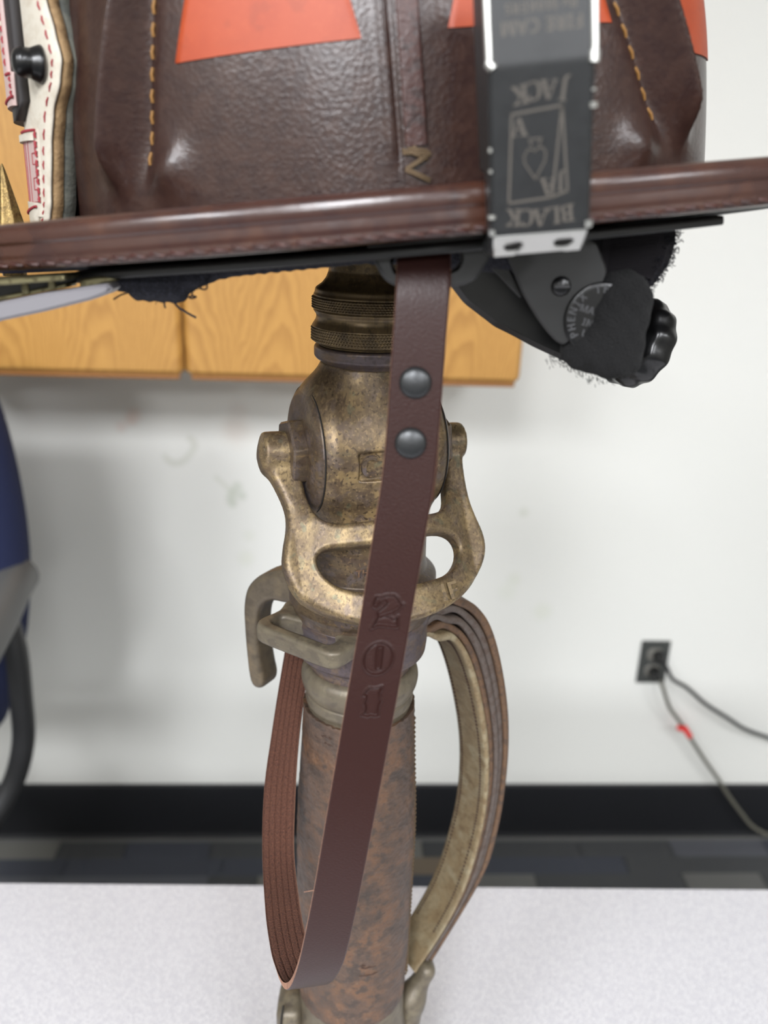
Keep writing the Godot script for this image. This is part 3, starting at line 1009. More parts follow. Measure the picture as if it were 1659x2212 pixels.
	for s in [-1, 1]:
		var ear := func(p: Vector3) -> float:
			var d := 0.0
			if s < 0:
				d = smin(rbox(p - Vector3(-0.0365, 0.880, 0.004), Vector3(0.0075, 0.030, 0.013), 0.005), capsule(p, Vector3(-0.03, 0.87, 0.004), Vector3(-0.034, 0.905, 0.004), 0.009, 0.006), 0.006)
			else:
				d = smin(capsule(p, Vector3(0.031, 0.860, -0.010), Vector3(0.0365, 0.893, -0.010), 0.011, 0.0085), capsule(p, Vector3(0.0365, 0.893, -0.011), Vector3(0.0455, 0.913, -0.014), 0.0085, 0.0048), 0.006)
				d = smin(d, capsule(p, Vector3(0.0455, 0.913, -0.014), Vector3(0.045, 0.913, -0.034), 0.0048, 0.0048), 0.004)
			return d * 0.9
		g = Geo.new()
		g.field(ear, Vector3(0.018 if s > 0 else -0.048, 0.845, -0.044), Vector3(0.054 if s > 0 else -0.022, 0.926, 0.02), 0.0012)
		var eo := part("ear", g, M.olive_metal, t, low)
		if s < 0:
			g = Geo.new()
			g.tube(smooth3(v3([-39.5, 914, 14, -40.4, 906, 17.5, -40.8, 892, 17.8, -40.8, 870, 17.8]), 4), 0.0006, 6)
			part("cast_groove", g, M.dark_gap, eo)
	# carrying handle: five straps of leather, one round another
	var he := Vector3(cos(0.611), 0, -sin(0.611))
	var hw := Vector3(sin(0.611), 0, cos(0.611))
	var inn := smooth3(v3([30, 1149, 0, 40, 1146, 0, 54, 1137, 0, 67, 1110, 0, 79, 1068, 0, 83.5, 1034, 0, 82, 1000, 0, 72, 961, 0, 57, 935, 0, 38, 914, 0]), 8)
	var out := smooth3(v3([30, 1168, 0, 42, 1170, 0, 58, 1165, 0, 74, 1149, 0, 87, 1118, 0, 97, 1077, 0, 100, 1036, 0, 97, 994, 0, 86, 961, 0, 43, 906, 0]), 8)
	var grip := Node3D.new()
	grip.name = "carrying_handle"
	grip.transform = low
	t.add_child(grip)
	for k in 5:
		rows = []
		for i in inn.size():
			var f := float(i) / (inn.size() - 1)
			var wave := 0.0012 * sin(f * 42.0 + k * 2.1) * (1.0 - sstep(0.1, 0.3, f))
			var mid := inn[i].lerp(out[i], (k + 0.5) / 5.0)
			var dir := (out[i] - inn[i])
			var half := dir * (0.1 if k else 0.1) * (0.94 - 0.12 * (1.0 - sstep(0.12, 0.35, f)))
			var wide: float = 0.0130 + [0.0, -0.0006, 0.0004, -0.0005, 0.0006][k] + 0.001 * sin(f * 9.0 + k * 1.7) * (1.0 - sstep(0.05, 0.4, f))
			var row := PackedVector3Array()
			for c in [[-1, -0.8], [-1, 0.8], [-0.75, 0.97], [0.75, 0.97], [1, 0.8], [1, -0.8], [0.75, -0.97], [-0.75, -0.97]]:
				var p: Vector3 = mid + half * c[0] + Vector3(0, wave, 0)
				row.append(he * p.x + Vector3.UP * p.y + hw * (wide * c[1]))
			rows.append(row)
		g = Geo.new()
		g.grid(rows, true)
		part("leather_layer", g, [M.handle_leather, M.handle_edge_tan, M.handle_edge_grey, M.handle_edge_grey, M.handle_edge_tan][k], grip)
	g = Geo.new()
	for side in [-0.0095, 0.0075]:
		for i in range(14, inn.size() - 8):
			for h in 2:
				var a := inn[i].lerp(inn[i + 1], h * 0.5)
				var b := inn[i].lerp(inn[i + 1], h * 0.5 + 0.24)
				var push := Vector3(-0.0003, 0, 0)
				g.tube(PackedVector3Array([he * (a.x + push.x) + Vector3.UP * a.y + hw * side, he * (b.x + push.x) + Vector3.UP * b.y + hw * (side + 0.0006)]), 0.0005, 5)
	var hs := part("handle_stitches", g, M.stitch_dark, grip)
	stuff(hs)


# ---------------------------------------------------------------- chin strap
func poly_dist(p: Vector2, q: PackedVector2Array) -> float:
	var d := INF
	var inside := false
	var m := q.size()
	for i in m:
		var a := q[i]
		var b := q[(i + 1) % m]
		d = minf(d, p.distance_squared_to(Geometry2D.get_closest_point_to_segment(p, a, b)))
		if (a.y > p.y) != (b.y > p.y) and p.x < (b.x - a.x) * (p.y - a.y) / (b.y - a.y) + a.x:
			inside = not inside
	return -sqrt(d) if inside else sqrt(d)

func build_strap() -> void:
	# left and right edges of the band from the bracket down the front, round the bottom and up behind the pipe (millimetres)
	var le := v3([10.8, 1351, 98, 10.8, 1344, 104.5, 10.8, 1336.5, 109, 10.5, 1324, 112, 9.0, 1283, 117.5, 6.2, 1257.9, 121, 2.6, 1226.8, 125, -1.1, 1199.6, 129, -6.7, 1157.3, 132, -11.1, 1122.8, 132, -14.9, 1096.2, 130, -17.9, 1076.5, 126, -21.4, 1058.5, 120, -24.6, 1047.5, 113.5, -27.6, 1042.6, 106.5])
	var re := v3([27.0, 1351.6, 98, 27.0, 1344.6, 104.5, 27.2, 1337.1, 109, 26.7, 1324.5, 112, 25.5, 1283.4, 117.5, 23.0, 1258.5, 121, 19.2, 1227.4, 125, 15.8, 1200.3, 129, 10.3, 1158, 132, 5.9, 1123.6, 132, 2.4, 1097, 130, -0.4, 1077.8, 126, -4.3, 1061.8, 120, -8.0, 1051.5, 113.5, -11.2, 1046.5, 106.5])
	le.append_array(v3([-30.6, 1040.2, 98, -34.1, 1040.4, 88, -39.0, 1043.0, 70, -44.7, 1052, 42, -46.3, 1075.5, 22, -44.9, 1095.2, 4, -42.5, 1117, -12, -38.9, 1142, -26, -30, 1190, -50, -20, 1260, -70, -12, 1330, -84]))
	re.append_array(v3([-14.2, 1044.4, 98, -17.8, 1044.8, 88, -23.0, 1046.5, 70, -29.2, 1053, 42, -30.6, 1076.1, 22, -30.5, 1095.7, 4, -28.5, 1117.4, -12, -25, 1142.2, -26, -15, 1192, -52, -5, 1262, -74, 2, 1332, -90]))
	var t := thing("chin_strap", Vector3(0.019, 1.345, 0.107), "dark brown leather chin strap stamped 2 0 1 hanging in a loop before the nozzle", "strap")
	var low := Transform3D(Basis.IDENTITY, -t.position)
	le = smooth3(le, 10)
	re = smooth3(re, 10)
	var two := v2([4.0, -13.7, 5.6, -13.6, 7.4, -14.2, 10.1, -14.3, 11.5, -13.2, 12.5, -11.7, 13.7, -11.0, 12.8, -9.9, 12.2, -9.0, 10.5, -7.9, 6.9, -6.6, 8.6, -7.1, 10.4, -6.5, 11.4, -5.7, 12.5, -6.9, 13.1, -2.8, 10.7, -3.0, 6.5, -3.5, 4.1, -2.3, 4.7, -3.9, 5.7, -6.6, 5.1, -8.3, 7.0, -10.0, 8.0, -11.5, 7.5, -12.4, 6.1, -12.0, 5.0, -10.3, 4.5, -9.6, 3.4, -10.3, 3.5, -11.9], 1.0)
	var nought := PackedVector2Array()
	for k in 24:
		nought.append(Vector2(8.25, 8.3) + Vector2(4.95 * cos(TAU * k / 24), 5.8 * sin(TAU * k / 24)))
	var slot := v2([7.7, 4.1, 9.0, 4.1, 9.3, 7.8, 9.5, 11.9, 8.3, 12.1, 7.6, 7.9, 7.4, 4.6], 1.0)
	var one := v2([7.0, 18.8, 8.8, 19.1, 11.1, 18.3, 11.3, 19.4, 10.8, 20.6, 11.1, 22.5, 11.8, 23.7, 11.3, 25.2, 11.4, 27.9, 11.9, 29.3, 10.6, 29.7, 9.1, 29.3, 8.1, 29.8, 5.9, 29.2, 6.8, 27.8, 6.9, 26.1, 6.2, 24.6, 6.5, 22.9, 6.3, 21.7, 5.2, 21.8, 5.5, 20.9, 6.6, 19.3], 1.0)
	# arc length, the row the stamps are measured from, and fine rows where they are struck
	var run := PackedFloat32Array([0.0])
	var zero := 0.0
	for i in range(1, le.size()):
		run.append(run[i - 1] + (le[i] - le[i - 1]).length())
		if le[i - 1].y > 1.2268 and le[i].y <= 1.2268 and i < 140:
			zero = run[i]
	var stations := PackedFloat32Array()
	var s := 0.0
	while s < run[run.size() - 1]:
		stations.append(s)
		s += 0.0002 if absf(s - zero - 0.008) < 0.025 else 0.0016
	var nzr := FastNoiseLite.new()
	nzr.seed = 8
	nzr.frequency = 300.0
	var outer := []
	var inner := []
	var uvs := []
	var i := 0
	var thick := 0.0028
	for q in stations:
		while i < run.size() - 2 and run[i + 1] < q:
			i += 1
		var f := clampf((q - run[i]) / (run[i + 1] - run[i]), 0.0, 1.0)
		var a := le[i].lerp(le[i + 1], f)
		var b := re[i].lerp(re[i + 1], f)
		var j := mini(i + 1, le.size() - 2)
		var d0 := (le[i + 1] + re[i + 1] - le[maxi(i - 1, 0)] - re[maxi(i - 1, 0)]).normalized()
		var d1 := (le[j + 1] + re[j + 1] - le[maxi(j - 1, 0)] - re[maxi(j - 1, 0)]).normalized()
		var nn := (b - a).cross(-d0.lerp(d1, f)).normalized()
		var wide := (b - a).length()
		var stamped := absf(q - zero - 0.008) < 0.0242
		var ro := PackedVector3Array()
		var ri := PackedVector3Array()
		var rt := PackedVector2Array()
		for k in 85:
			var u := k / 84.0
			var p := a.lerp(b, u) + nn * 0.00002 * nzr.get_noise_2d(u * wide, q)
			if stamped:
				var at := Vector2(u * 17.0, (q - zero) * 1000.0)
				var d := 9.0
				if at.y < 0.5:
					d = poly_dist(at, two)
				elif at.y < 16.0:
					d = poly_dist(at, nought)
					if d < 0.0:
						d = maxf(d, -poly_dist(at, slot))
				else:
					d = poly_dist(at, one)
				var sunk := 1.0 - sstep(-0.7, -0.1, d)
				var lip := exp(-pow((d - 0.16) / 0.32, 2.0))
				p += nn * (0.0006 * lip - 0.00035 * sunk - 0.0002 * exp(-pow((d + 0.45) / 0.3, 2.0)))
			var edge := minf(u, 1.0 - u) * wide
			p -= nn * 0.00035 * pow(1.0 - minf(1.0, edge / 0.0007), 2.0)
			ro.append(p)
			rt.append(Vector2(u * 0.3, q / 0.032))
			var groove := 0.0005 * pow(maxf(0.0, sin(u * TAU * 5.5)), 3.0)
			ri.append(a.lerp(b, u) - nn * (thick - groove))
		outer.append(ro)
		uvs.append(rt)
		inner.append(ri)
	var g := Geo.new()
	var mid: PackedVector3Array = outer[10]
	g.grid(outer, false, false, false, Vector3(0, 0.05, 1), uvs)
	part("grain_side", g, M.strap_leather, t, low)
	g = Geo.new()
	var thin := []
	for k in range(0, inner.size(), 1):
		thin.append(inner[k])
	g.grid(thin, false, false, false, Vector3(0, -0.05, -1))
	part("flesh_side", g, M.strap_suede, t, low)
	g = Geo.new()
	for side in [0, 84]:
		var strip := []
		for k in outer.size():
			var p: Vector3 = outer[k][side]
			var q2: Vector3 = inner[k][side]
			var away: Vector3 = (outer[k][side] - outer[k][84 - side]).normalized() * 0.00012
			strip.append(PackedVector3Array([p, p.lerp(q2, 0.2) + away, p.lerp(q2, 0.8) + away, q2]))
		g.grid(strip, false, false, false, Vector3(-1 if side == 0 else 1, 0, 0))
	part("cut_edge", g, M.strap_edge, t, low)
	# the end folded back behind the front, held by two rivets
	g = Geo.new()
	var fold := []
	for p in [[13.6, 27.2, 1338, 105.0], [13.4, 26.9, 1324, 108.0], [11.2, 26.2, 1290, 112.4], [9.8, 26.1, 1278, 114.0], [9.2, 25.3, 1268.4, 115.0]]:
		var row := PackedVector3Array()
		for c in [[0, 0], [1, 0], [1, -2.1], [0, -2.1]]:
			row.append(Vector3(lerpf(p[0], p[1], c[0]), p[2], p[3] + c[1]) * 0.001)
		fold.append(row)
	g.grid(fold, true)
	part("folded_end", g, M.strap_suede, t, low)
	for p in [Vector3(0.0178, 1.3071, 0.1148), Vector3(0.0171, 1.2884, 0.1172)]:
		g = Geo.new()
		g.lathe(v2([0, 19, 14, 18.4, 28, 16.4, 39, 12.6, 46, 7.6, 49.5, 3, 50, 0, 47, -3, 0, -4], 0.0001), 40, Transform3D(Basis(Vector3.RIGHT, PI / 2 - 0.1), p))
		part("rivet", g, M.rivet_metal, t, low)
	# stray fibres on the cut edge
	g = Geo.new()
	for p in [[-10.6, 1120, 131, -4.6, -1.2], [-10.9, 1112, 131, -1.4, -1.0], [-12.4, 1106, 130, -1.0, -1.6], [-13.4, 1101, 130, -1.2, -0.6], [-9.0, 1137, 131.5, -0.8, -1.0]]:
		g.tube(v3([p[0], p[1], p[2], p[0] + p[3] * 0.5, p[1] + p[4] * 0.3, p[2] + 0.2, p[0] + p[3], p[1] + p[4], p[2]]), 0.00012, 5)
	stuff(part("stray_fibres", g, M.strap_edge, t, low))


# ---------------------------------------------------------------- leather helmet
const HELM := Vector3(0.0067, 1.3545, 0.0)
const TILT := 0.1152           # raised at the back, where it sits on the nozzle
const CA := 0.126
const CB := 0.098
const CH := 0.165

func crown(deg: float, h: float, off := 0.0) -> Vector3:
	var s := sqrt(maxf(0.0, 1.0 - pow(clampf(h / CH, 0.0, 1.0), 3.0)))
	var d := fposmod(deg, 360.0)
	if d > 180.0:
		d = 360.0 - d
	var fade := sstep(0.010, 0.030, h)
	var out := off
	var x := d - (136.6 - 156.0 * h)
	out += 0.0105 * fade * exp(-pow(absf(x) / (2.2 if x < 0.0 else 3.6), 1.5))
	out -= 0.0032 * fade * exp(-pow((d - (129.8 - 95.0 * h)) / 1.7, 2.0))
	x = d - (32.6 + 229.0 * h)
	out += 0.0105 * fade * exp(-pow(absf(x) / (2.2 if x > 0.0 else 3.6), 1.5))
	out -= 0.0032 * fade * exp(-pow((d - (38.2 + 229.0 * h)) / 1.7, 2.0))
	out += 0.0036 * exp(-pow((d - 122.2) / 3.6, 2.0) - pow((h - 0.0195) / 0.0075, 2.0))
	out += 0.0036 * exp(-pow((d - 48.6) / 3.8, 2.0) - pow((h - 0.0145) / 0.0075, 2.0))
	out -= 0.0007 * exp(-pow((d - 87.4) / 0.5, 2.0)) * sstep(0.012, 0.02, h)
	out += 0.0006 * exp(-pow((d - 88.4) / 0.7, 2.0)) * sstep(0.012, 0.02, h)
	var a := deg_to_rad(deg)
	return Vector3(CA * s * cos(a), h, CB * s * sin(a)) + Vector3(cos(a), 0.0, sin(a)) * out

# a patch of crown between angle limits that move with height
func crown_patch(h0: float, h1: float, d0: Array, d1: Array, thick: float, nu := 24, nv := 16) -> Geo:
	var g := Geo.new()
	var rows := []
	for r in nv + 1:
		var h := lerpf(h0, h1, float(r) / nv)
		var a: float = d0[0] + (h - h0) * d0[1]
		var b: float = d1[0] + (h - h0) * d1[1]
		var row := PackedVector3Array()
		for k in nu + 1:
			row.append(crown(lerpf(a, b, float(k) / nu), h, thick))
		for k in nu + 1:
			row.append(crown(lerpf(b, a, float(k) / nu), h, -0.0004))
		rows.append(row)
	g.grid(rows, true)
	return g

func rim_sweep(prof: PackedVector2Array, ax: float, az: float, from: float, to: float, steps: int) -> Geo:
	var g := Geo.new()
	var rows := []
	var full := to - from > 359.0
	for i in (steps if full else steps + 1):
		var a := deg_to_rad(lerpf(from, to, float(i) / steps))
		var nn := Vector3(cos(a) / ax, 0, sin(a) / az).normalized()
		var row := PackedVector3Array()
		for p in prof:
			row.append(Vector3(ax * cos(a), p.y, az * sin(a)) + nn * p.x)
		rows.append(row)
	g.grid(rows, true, full)
	return g

func build_helmet() -> void:
	var t := thing("fire_helmet", HELM, "dark brown leather firefighter helmet with orange reflective patches resting on the nozzle", "helmet")
	t.rotation.z = TILT
	var g := Geo.new()
	var rows := []
	var degs := []
	var d := 0.0
	while d < 360.0:
		degs.append(d)
		d += 0.4 if d >= 20.0 and d < 160.0 else 2.0
	for i in 74:
		var h := CH * minf(0.9995, i / 60.0 * 0.9 if i < 60 else 0.9 + 0.1 * sin((i - 60) / 13.0 * PI / 2))
		var row := PackedVector3Array()
		for q in degs:
			row.append(crown(q, h))
		rows.append(row)
	var top := PackedVector3Array()
	top.resize(degs.size())
	top.fill(Vector3(0, CH, 0))
	rows.append(top)
	g.grid(rows, true, false, false)
	var shell := part("crown", g, M.crown_leather, t)
	# the crown's rib stitching and its middle seam
	for rib in [[129.0, -95.0, 0.022, 0.10], [38.8, 229.0, 0.0225, 0.10]]:
		var k := 0
		var h: float = rib[2]
		while h < rib[3]:
			g = Geo.new()
			var a: float = rib[0] + rib[1] * h
			var b: float = rib[0] + rib[1] * (h + 0.0036)
			g.tube(PackedVector3Array([crown(a, h, 0.0002), crown((a + b) / 2, h + 0.0018, 0.0007), crown(b, h + 0.0036, 0.0002)]), 0.00055, 6)
			part("rib_stitch", g, M.stitch_gold, shell)
			h += 0.0060
	part("seam_strip", crown_patch(0.0195, 0.13, [86.5, 0.0], [83.4, 0.0], 0.0007, 8, 40), M.worn_leather, shell)
	part("seam_strip", crown_patch(0.010, 0.13, [88.0, 8.0], [86.9, 0.0], 0.0003, 6, 40), M.crown_leather, shell)
	for q in [[86.8, 0.0182, 83.2, 0.0172], [83.2, 0.0172, 86.6, 0.0135], [86.6, 0.0135, 83.4, 0.0098], [86.9, 0.0188, 83.6, 0.0152], [85.4, 0.0196, 84.6, 0.0166], [86.9, 0.0177, 83.1, 0.0166], [83.3, 0.0164, 86.7, 0.0128], [86.7, 0.0129, 83.5, 0.0091], [86.2, 0.0190, 83.5, 0.0178]]:
		g = Geo.new()
		var path := PackedVector3Array()
		for k in 6:
			var f := k / 5.0
			path.append(crown(lerpf(q[0], q[2], f), lerpf(q[1], q[3], f), 0.0012 * sin(f * PI) + 0.0001))
		g.tube(path, 0.00048, 6)
		part("seam_thread", g, M.stitch_brown, shell)
	# orange reflective patches
	part("reflective_patch", crown_patch(0.0492, 0.092, [118.9, -149.0], [91.3, 110.0], 0.0005), M.orange_vinyl, t)
	part("reflective_patch", crown_patch(0.0500, 0.092, [79.7, -150.0], [54.0, 160.0], 0.0005), M.orange_vinyl, t)
	part("reflective_patch", crown_patch(0.0430, 0.092, [40.3, 180.0], [14.0, 150.0], 0.0006), M.orange_vinyl, t)
	# brim: leather board with a rolled, stitched edge
	g = Geo.new()
	rows = []
	for i in 181:
		var a := TAU * i / 180.0
		var row := PackedVector3Array()
		for c in [[0.0, 0.002], [0.3, 0.0035], [0.7, 0.0042], [0.97, 0.003], [0.97, 0.0], [0.7, 0.0], [0.3, -0.0005], [0.0, -0.002]]:
			row.append(Vector3(lerpf(0.122, 0.186, c[0]) * cos(a), c[1], lerpf(0.094, 0.124, c[0]) * sin(a)))
		rows.append(row)
	rows.pop_back()
	g.grid(rows, true, true)
	var brim := part("brim", g, M.brim_leather, t)
	var bead := rounded(v2([-80, 60, -50, 76, -22, 80, -3, 66, 4, 42, 2, 22, -6, 14, -5, 2, -4, -16, -8, -28, -6, -42, -12, -56, -30, -62, -70, -58, -84, 0], 0.0001), 0.0012, 3)
	part("rolled_edge", rim_sweep(bead, 0.19, 0.128, 0.0, 360.0, 260), M.brim_leather, brim)
	var span := 0.0062
	for i in range(-22, 24):
		var x := i * span
		var row := PackedVector3Array()
		for k in 4:
			var xx := x + k * span * 0.23
			row.append(Vector3(xx, -0.0039 - 0.0003 * k, 0.1277 * sqrt(1.0 - pow(xx / 0.1897, 2.0)) - [0.0008, -0.0001, -0.0001, 0.0008][k]))
		g = Geo.new()
		g.tube(row, 0.0007, 6)
		part("edge_stitch", g, M.worn_leather, brim)
	# black inner shell: a rail under the brim, the strap bracket and the dark lining
	var rail := rounded(v2([0, -84, 3, -96, 3, -104, 0, -112, -60, -116, -60, -80], 0.0001), 0.0006, 2)
	part("shell_rail", rim_sweep(rail, 0.172, 0.112, 51.5, 126.5, 90), M.black_plastic, t)
	var under := PackedVector2Array([Vector2(0, -0.0035), Vector2(0.0015, -0.006), Vector2(0, -0.0085), Vector2(-0.03, -0.01), Vector2(-0.03, -0.003)])
	part("inner_shell", rim_sweep(under, 0.165, 0.106, 0.0, 360.0, 160), M.black_gloss, t)
	var up := t.transform.affine_inverse()
	g = Geo.new()
	var plate_o := rounded(v2([9, 13450, 20, 13446, 30, 13434, 44, 13410, 59, 13383, 77, 13364, 100, 13351, 142, 13345, 211, 13345, 274, 13351, 316, 13359, 349, 13376, 375, 13415, 394, 13452, 390, 13540, 200, 13530, 9, 13520], 0.0001), 0.0012, 3)
	var hole := rounded(v2([95, 13419, 99, 13440, 118, 13453, 198, 13460, 273, 13464, 296, 13455, 302, 13435, 291, 13410, 264, 13396, 202, 13388, 129, 13383, 105, 13393], 0.0001), 0.0006, 2)
	g.slab(plate_o, 0.0038, 0.0009, up * Transform3D(Basis.IDENTITY, Vector3(0, 0, 0.1028)), [hole])
	part("strap_bracket", g, M.black_plastic, t)
	# suspension at the back
	g = Geo.new()
	g.slab(rounded(v2([440, 13470, 514, 13329, 571, 13250, 614, 13203, 642, 13178, 668, 13170, 714, 13210, 780, 13404, 730, 13500, 603, 13520], 0.0001), 0.002), 0.0025, 0.0006, up * Transform3D(Basis.IDENTITY, Vector3(0, 0, 0.0925)))
	var hinge := part("hinge_plate", g, M.black_plastic, t)
	g = Geo.new()
	g.slab(v2([380, 13430, 436, 13460, 520, 13318, 512, 13312], 0.0001), 0.002, 0.0003, up * Transform3D(Basis.IDENTITY, Vector3(0, 0, 0.089)))
	part("hinge_strip", g, M.black_plastic, hinge)
	g = Geo.new()
	g.lathe(v2([0, 14, 14, 13, 25, 9, 31, 3, 32, -4, 0, -4], 0.0001), 28, up * Transform3D(Basis(Vector3.RIGHT, PI / 2), Vector3(0.0635, 1.3357, 0.0952)))
	var screw := part("screw", g, M.black_gloss, hinge)
	g = Geo.new()
	g.box(Vector3(0.005, 0.0007, 0.0008), 0.0002, up * Transform3D(Basis(Vector3.BACK, 0.05), Vector3(0.0635, 1.3357, 0.0966)))
	part("screw_slot", g, M.badge_letter, hinge)
	g = Geo.new()
	var bc := Vector3(0.0772, 1.3258, 0.0955)
	g.lathe(v2([0, 8, 100, 8, 112, 7, 117, 3, 118, -4, 0, -4], 0.0001), 40, up * Transform3D(Basis(Vector3.RIGHT, PI / 2), bc))
	var badge := part("maker_badge", g, M.black_gloss, t)
	var words := "PHENIX TECHNOLOGY"
	for i in words.length():
		if words[i] == " ":
			continue
		var a := deg_to_rad(212.0 - i * 15.5)
		var at := bc + Vector3(cos(a) * 0.0096, sin(a) * 0.0096, 0.0009)
		text(words[i], 0.0025, M.badge_letter, badge, up * Transform3D(Basis(Vector3.BACK, a - PI / 2), at), false)
	text("MADE", 0.0021, M.badge_letter, badge, up * Transform3D(Basis(Vector3.BACK, -0.25), bc + Vector3(-0.003, 0.0026, 0.0009)), false)
	text("IN", 0.0021, M.badge_letter, badge, up * Transform3D(Basis(Vector3.BACK, -0.25), bc + Vector3(-0.0042, -0.0012, 0.0009)), false)
	text("USA", 0.0021, M.badge_letter, badge, up * Transform3D(Basis(Vector3.BACK, -0.25), bc + Vector3(-0.003, -0.005, 0.0009)), false)
	g = Geo.new()
	g.slab(rounded(v2([292, 13330, 354, 13259, 443, 13199, 470, 13180, 531, 13154, 620, 13111, 772, 13050, 850, 13080, 800, 13200, 678, 13300, 566, 13402, 442, 13470, 331, 13430], 0.0001), 0.002), 0.012, 0.002, up * Transform3D(Basis.IDENTITY, Vector3(0, 0, 0.054)))
	part("headband", g, M.black_gloss, t)
	# ratchet knob, a scalloped wheel seen from its rim
	g = Geo.new()
	var axis := Vector3(0.80, -0.30, -0.42).normalized()
	var side := axis.cross(Vector3.UP).normalized()
	var kb := up * Transform3D(Basis(side, axis, side.cross(axis)), Vector3(0.1035, 1.3110, 0.034))
	rows = []
	for p in [[0.0, -0.002], [0.015, -0.002], [0.0172, 0.0], [0.0185, 0.004], [0.018, 0.0085], [0.0155, 0.0105], [0.006, 0.011], [0.0, 0.011]]:
		var row := PackedVector3Array()
		for k in 120:
			var a := TAU * k / 120.0
			var rr: float = p[0] * (1.0 - 0.05 * (0.5 + 0.5 * cos(a * 12.0)))
			row.append(kb * Vector3(rr * cos(a), p[1], rr * sin(a)))
		rows.append(row)
	g.grid(rows, true)
	part("ratchet_knob", g, M.black_gloss, t)
	# stiff nape band that carries the knob
	g = Geo.new()
	rows = []
	var nape := smooth3(v3([66, 1325, 74, 82, 1318, 76, 95, 1314, 62, 102, 1311.5, 40, 102, 1311.5, 10, 94, 1313, -30, 76, 1322, -66]), 6)
	for i in nape.size():
		var dir := (nape[mini(i + 1, nape.size() - 1)] - nape[maxi(i - 1, 0)]).normalized()
		var outward := dir.cross(Vector3.UP).normalized()
		var row := PackedVector3Array()
		for c in [[-0.0012, -0.0075], [0.0012, -0.0075], [0.0016, -0.006], [0.0016, 0.006], [0.0012, 0.0075], [-0.0012, 0.0075]]:
			row.append(up * (nape[i] + outward * c[0] + Vector3.UP * c[1]))
		rows.append(row)
	g.grid(rows, true)
	part("nape_band", g, M.black_gloss, t)
	# fleece pad and ear flap cloth
	var fl := func(p: Vector3) -> float:
		var x := capsule(p, Vector3(0.0735, 1.3155, 0.090), Vector3(0.083, 1.3165, 0.090), 0.0072, 0.0088)
		x = smin(x, capsule(p, Vector3(0.0845, 1.331, 0.090), Vector3(0.0845, 1.315, 0.091), 0.0102, 0.0085), 0.004)
		x = smin(x, capsule(p, Vector3(0.0815, 1.3245, 0.094), Vector3(0.078, 1.3175, 0.093), 0.0072, 0.0068), 0.004)
		x = smin(x, capsule(p, Vector3(0.078, 1.3135, 0.088), Vector3(0.0875, 1.3125, 0.088), 0.006, 0.0065), 0.003)
		return (x + 0.0004 * sin(p.x * 900.0) * sin(p.y * 800.0)) * 0.9
	g = Geo.new()
	g.field(fl, Vector3(0.062, 1.303, 0.074), Vector3(0.098, 1.346, 0.106), 0.0011)
	part("fleece_pad", g, M.fleece, t, up)
	g = Geo.new()
	g.slab(rounded(v2([770, 13530, 1040, 13560, 1056, 13498, 1044, 13425, 1006, 13360, 987, 13338, 941, 13350, 850, 13340, 770, 13360], 0.0001), 0.0025), 0.008, 0.003, up * Transform3D(Basis.IDENTITY, Vector3(0, 0, 0.066)))
	var flap := part("ear_flap", g, M.knit_cloth, t)
	g = Geo.new()
	for i in 16:
		var y := 1.3505 - i * 0.00075
		g.tube(PackedVector3Array([Vector3(0.083, y - 0.0012, 0.0741), Vector3(0.091, y - 0.0006, 0.0742), Vector3(0.0985, y, 0.0741)]), 0.00022, 5)
	stuff(part("knit_ribs", g, M.knit_cloth, flap, up))
	rng.seed = 4
	g = Geo.new()
	var edge := smooth3(v3([100.5, 1356, 72, 104.0, 1353, 72, 104.6, 1350, 72, 104.2, 1345, 72, 102.5, 1340, 72, 99.5, 1336, 72, 97.5, 1334, 72]), 8)
	for i in 330:
		var f := rng.randf() * (edge.size() - 1.01)
		var q := edge[int(f)].lerp(edge[int(f) + 1], f - int(f))
		q += Vector3(rng.randf_range(-0.0045, 0.001), rng.randf_range(-0.001, 0.001), rng.randf_range(-0.004, 0.003))
		var r := rng.randf_range(0.0004, 0.0009)
		var turn := Basis(Vector3(rng.randf() - 0.5, rng.randf() - 0.5, rng.randf() - 0.5).normalized(), rng.randf() * TAU)
		var loop := PackedVector3Array()
		for k in 9:
			var a := 5.2 * k / 8.0
			loop.append(q + turn * Vector3(r * cos(a), r * sin(a), 0.0002 * k))
		g.tube(loop, 0.00013, 4)
	stuff(part("curly_pile", g, M.thread, flap, up))
	g = Geo.new()
	for i in 260:
		var a := rng.randf_range(-0.2, 1.2)
		var q := Vector3(lerpf(0.0672, 0.0925, a), 1.3105 - 0.0058 * sin(PI * clampf(a, 0.0, 1.0)) + rng.randf_range(-0.0006, 0.003), 0.096 - rng.randf() * 0.012)
		var dir := Vector3(rng.randf_range(-0.4, 0.7), -1.0, rng.randf_range(-0.2, 0.8)).normalized() * rng.randf_range(0.0006, 0.0014)
		g.tube(PackedVector3Array([q, q + dir * 0.5, q + dir + Vector3(0.0003, 0, 0)]), 0.00009, 4)
	stuff(part("fleece_fibres", g, M.fleece, flap, up))
	# lining cloth at the front with frayed ends
	var ln := func(p: Vector3) -> float:
		var x := capsule(p, Vector3(-0.0800, 1.3318, 0.087), Vector3(-0.0565, 1.3345, 0.089), 0.0036, 0.0040)
		x = smin(x, capsule(p, Vector3(-0.0735, 1.3292, 0.089), Vector3(-0.0605, 1.3292, 0.090), 0.0034, 0.0036), 0.002)
		x = smin(x, capsule(p, Vector3(-0.0575, 1.3335, 0.089), Vector3(-0.045, 1.3375, 0.089), 0.0040, 0.0032), 0.002)
		x = smin(x, capsule(p, Vector3(-0.045, 1.3385, 0.086), Vector3(0.004, 1.3445, 0.086), 0.0045, 0.0042), 0.002)
		x = smin(x, capsule(p, Vector3(0.004, 1.3445, 0.086), Vector3(0.046, 1.3475, 0.086), 0.0045, 0.0092), 0.002)
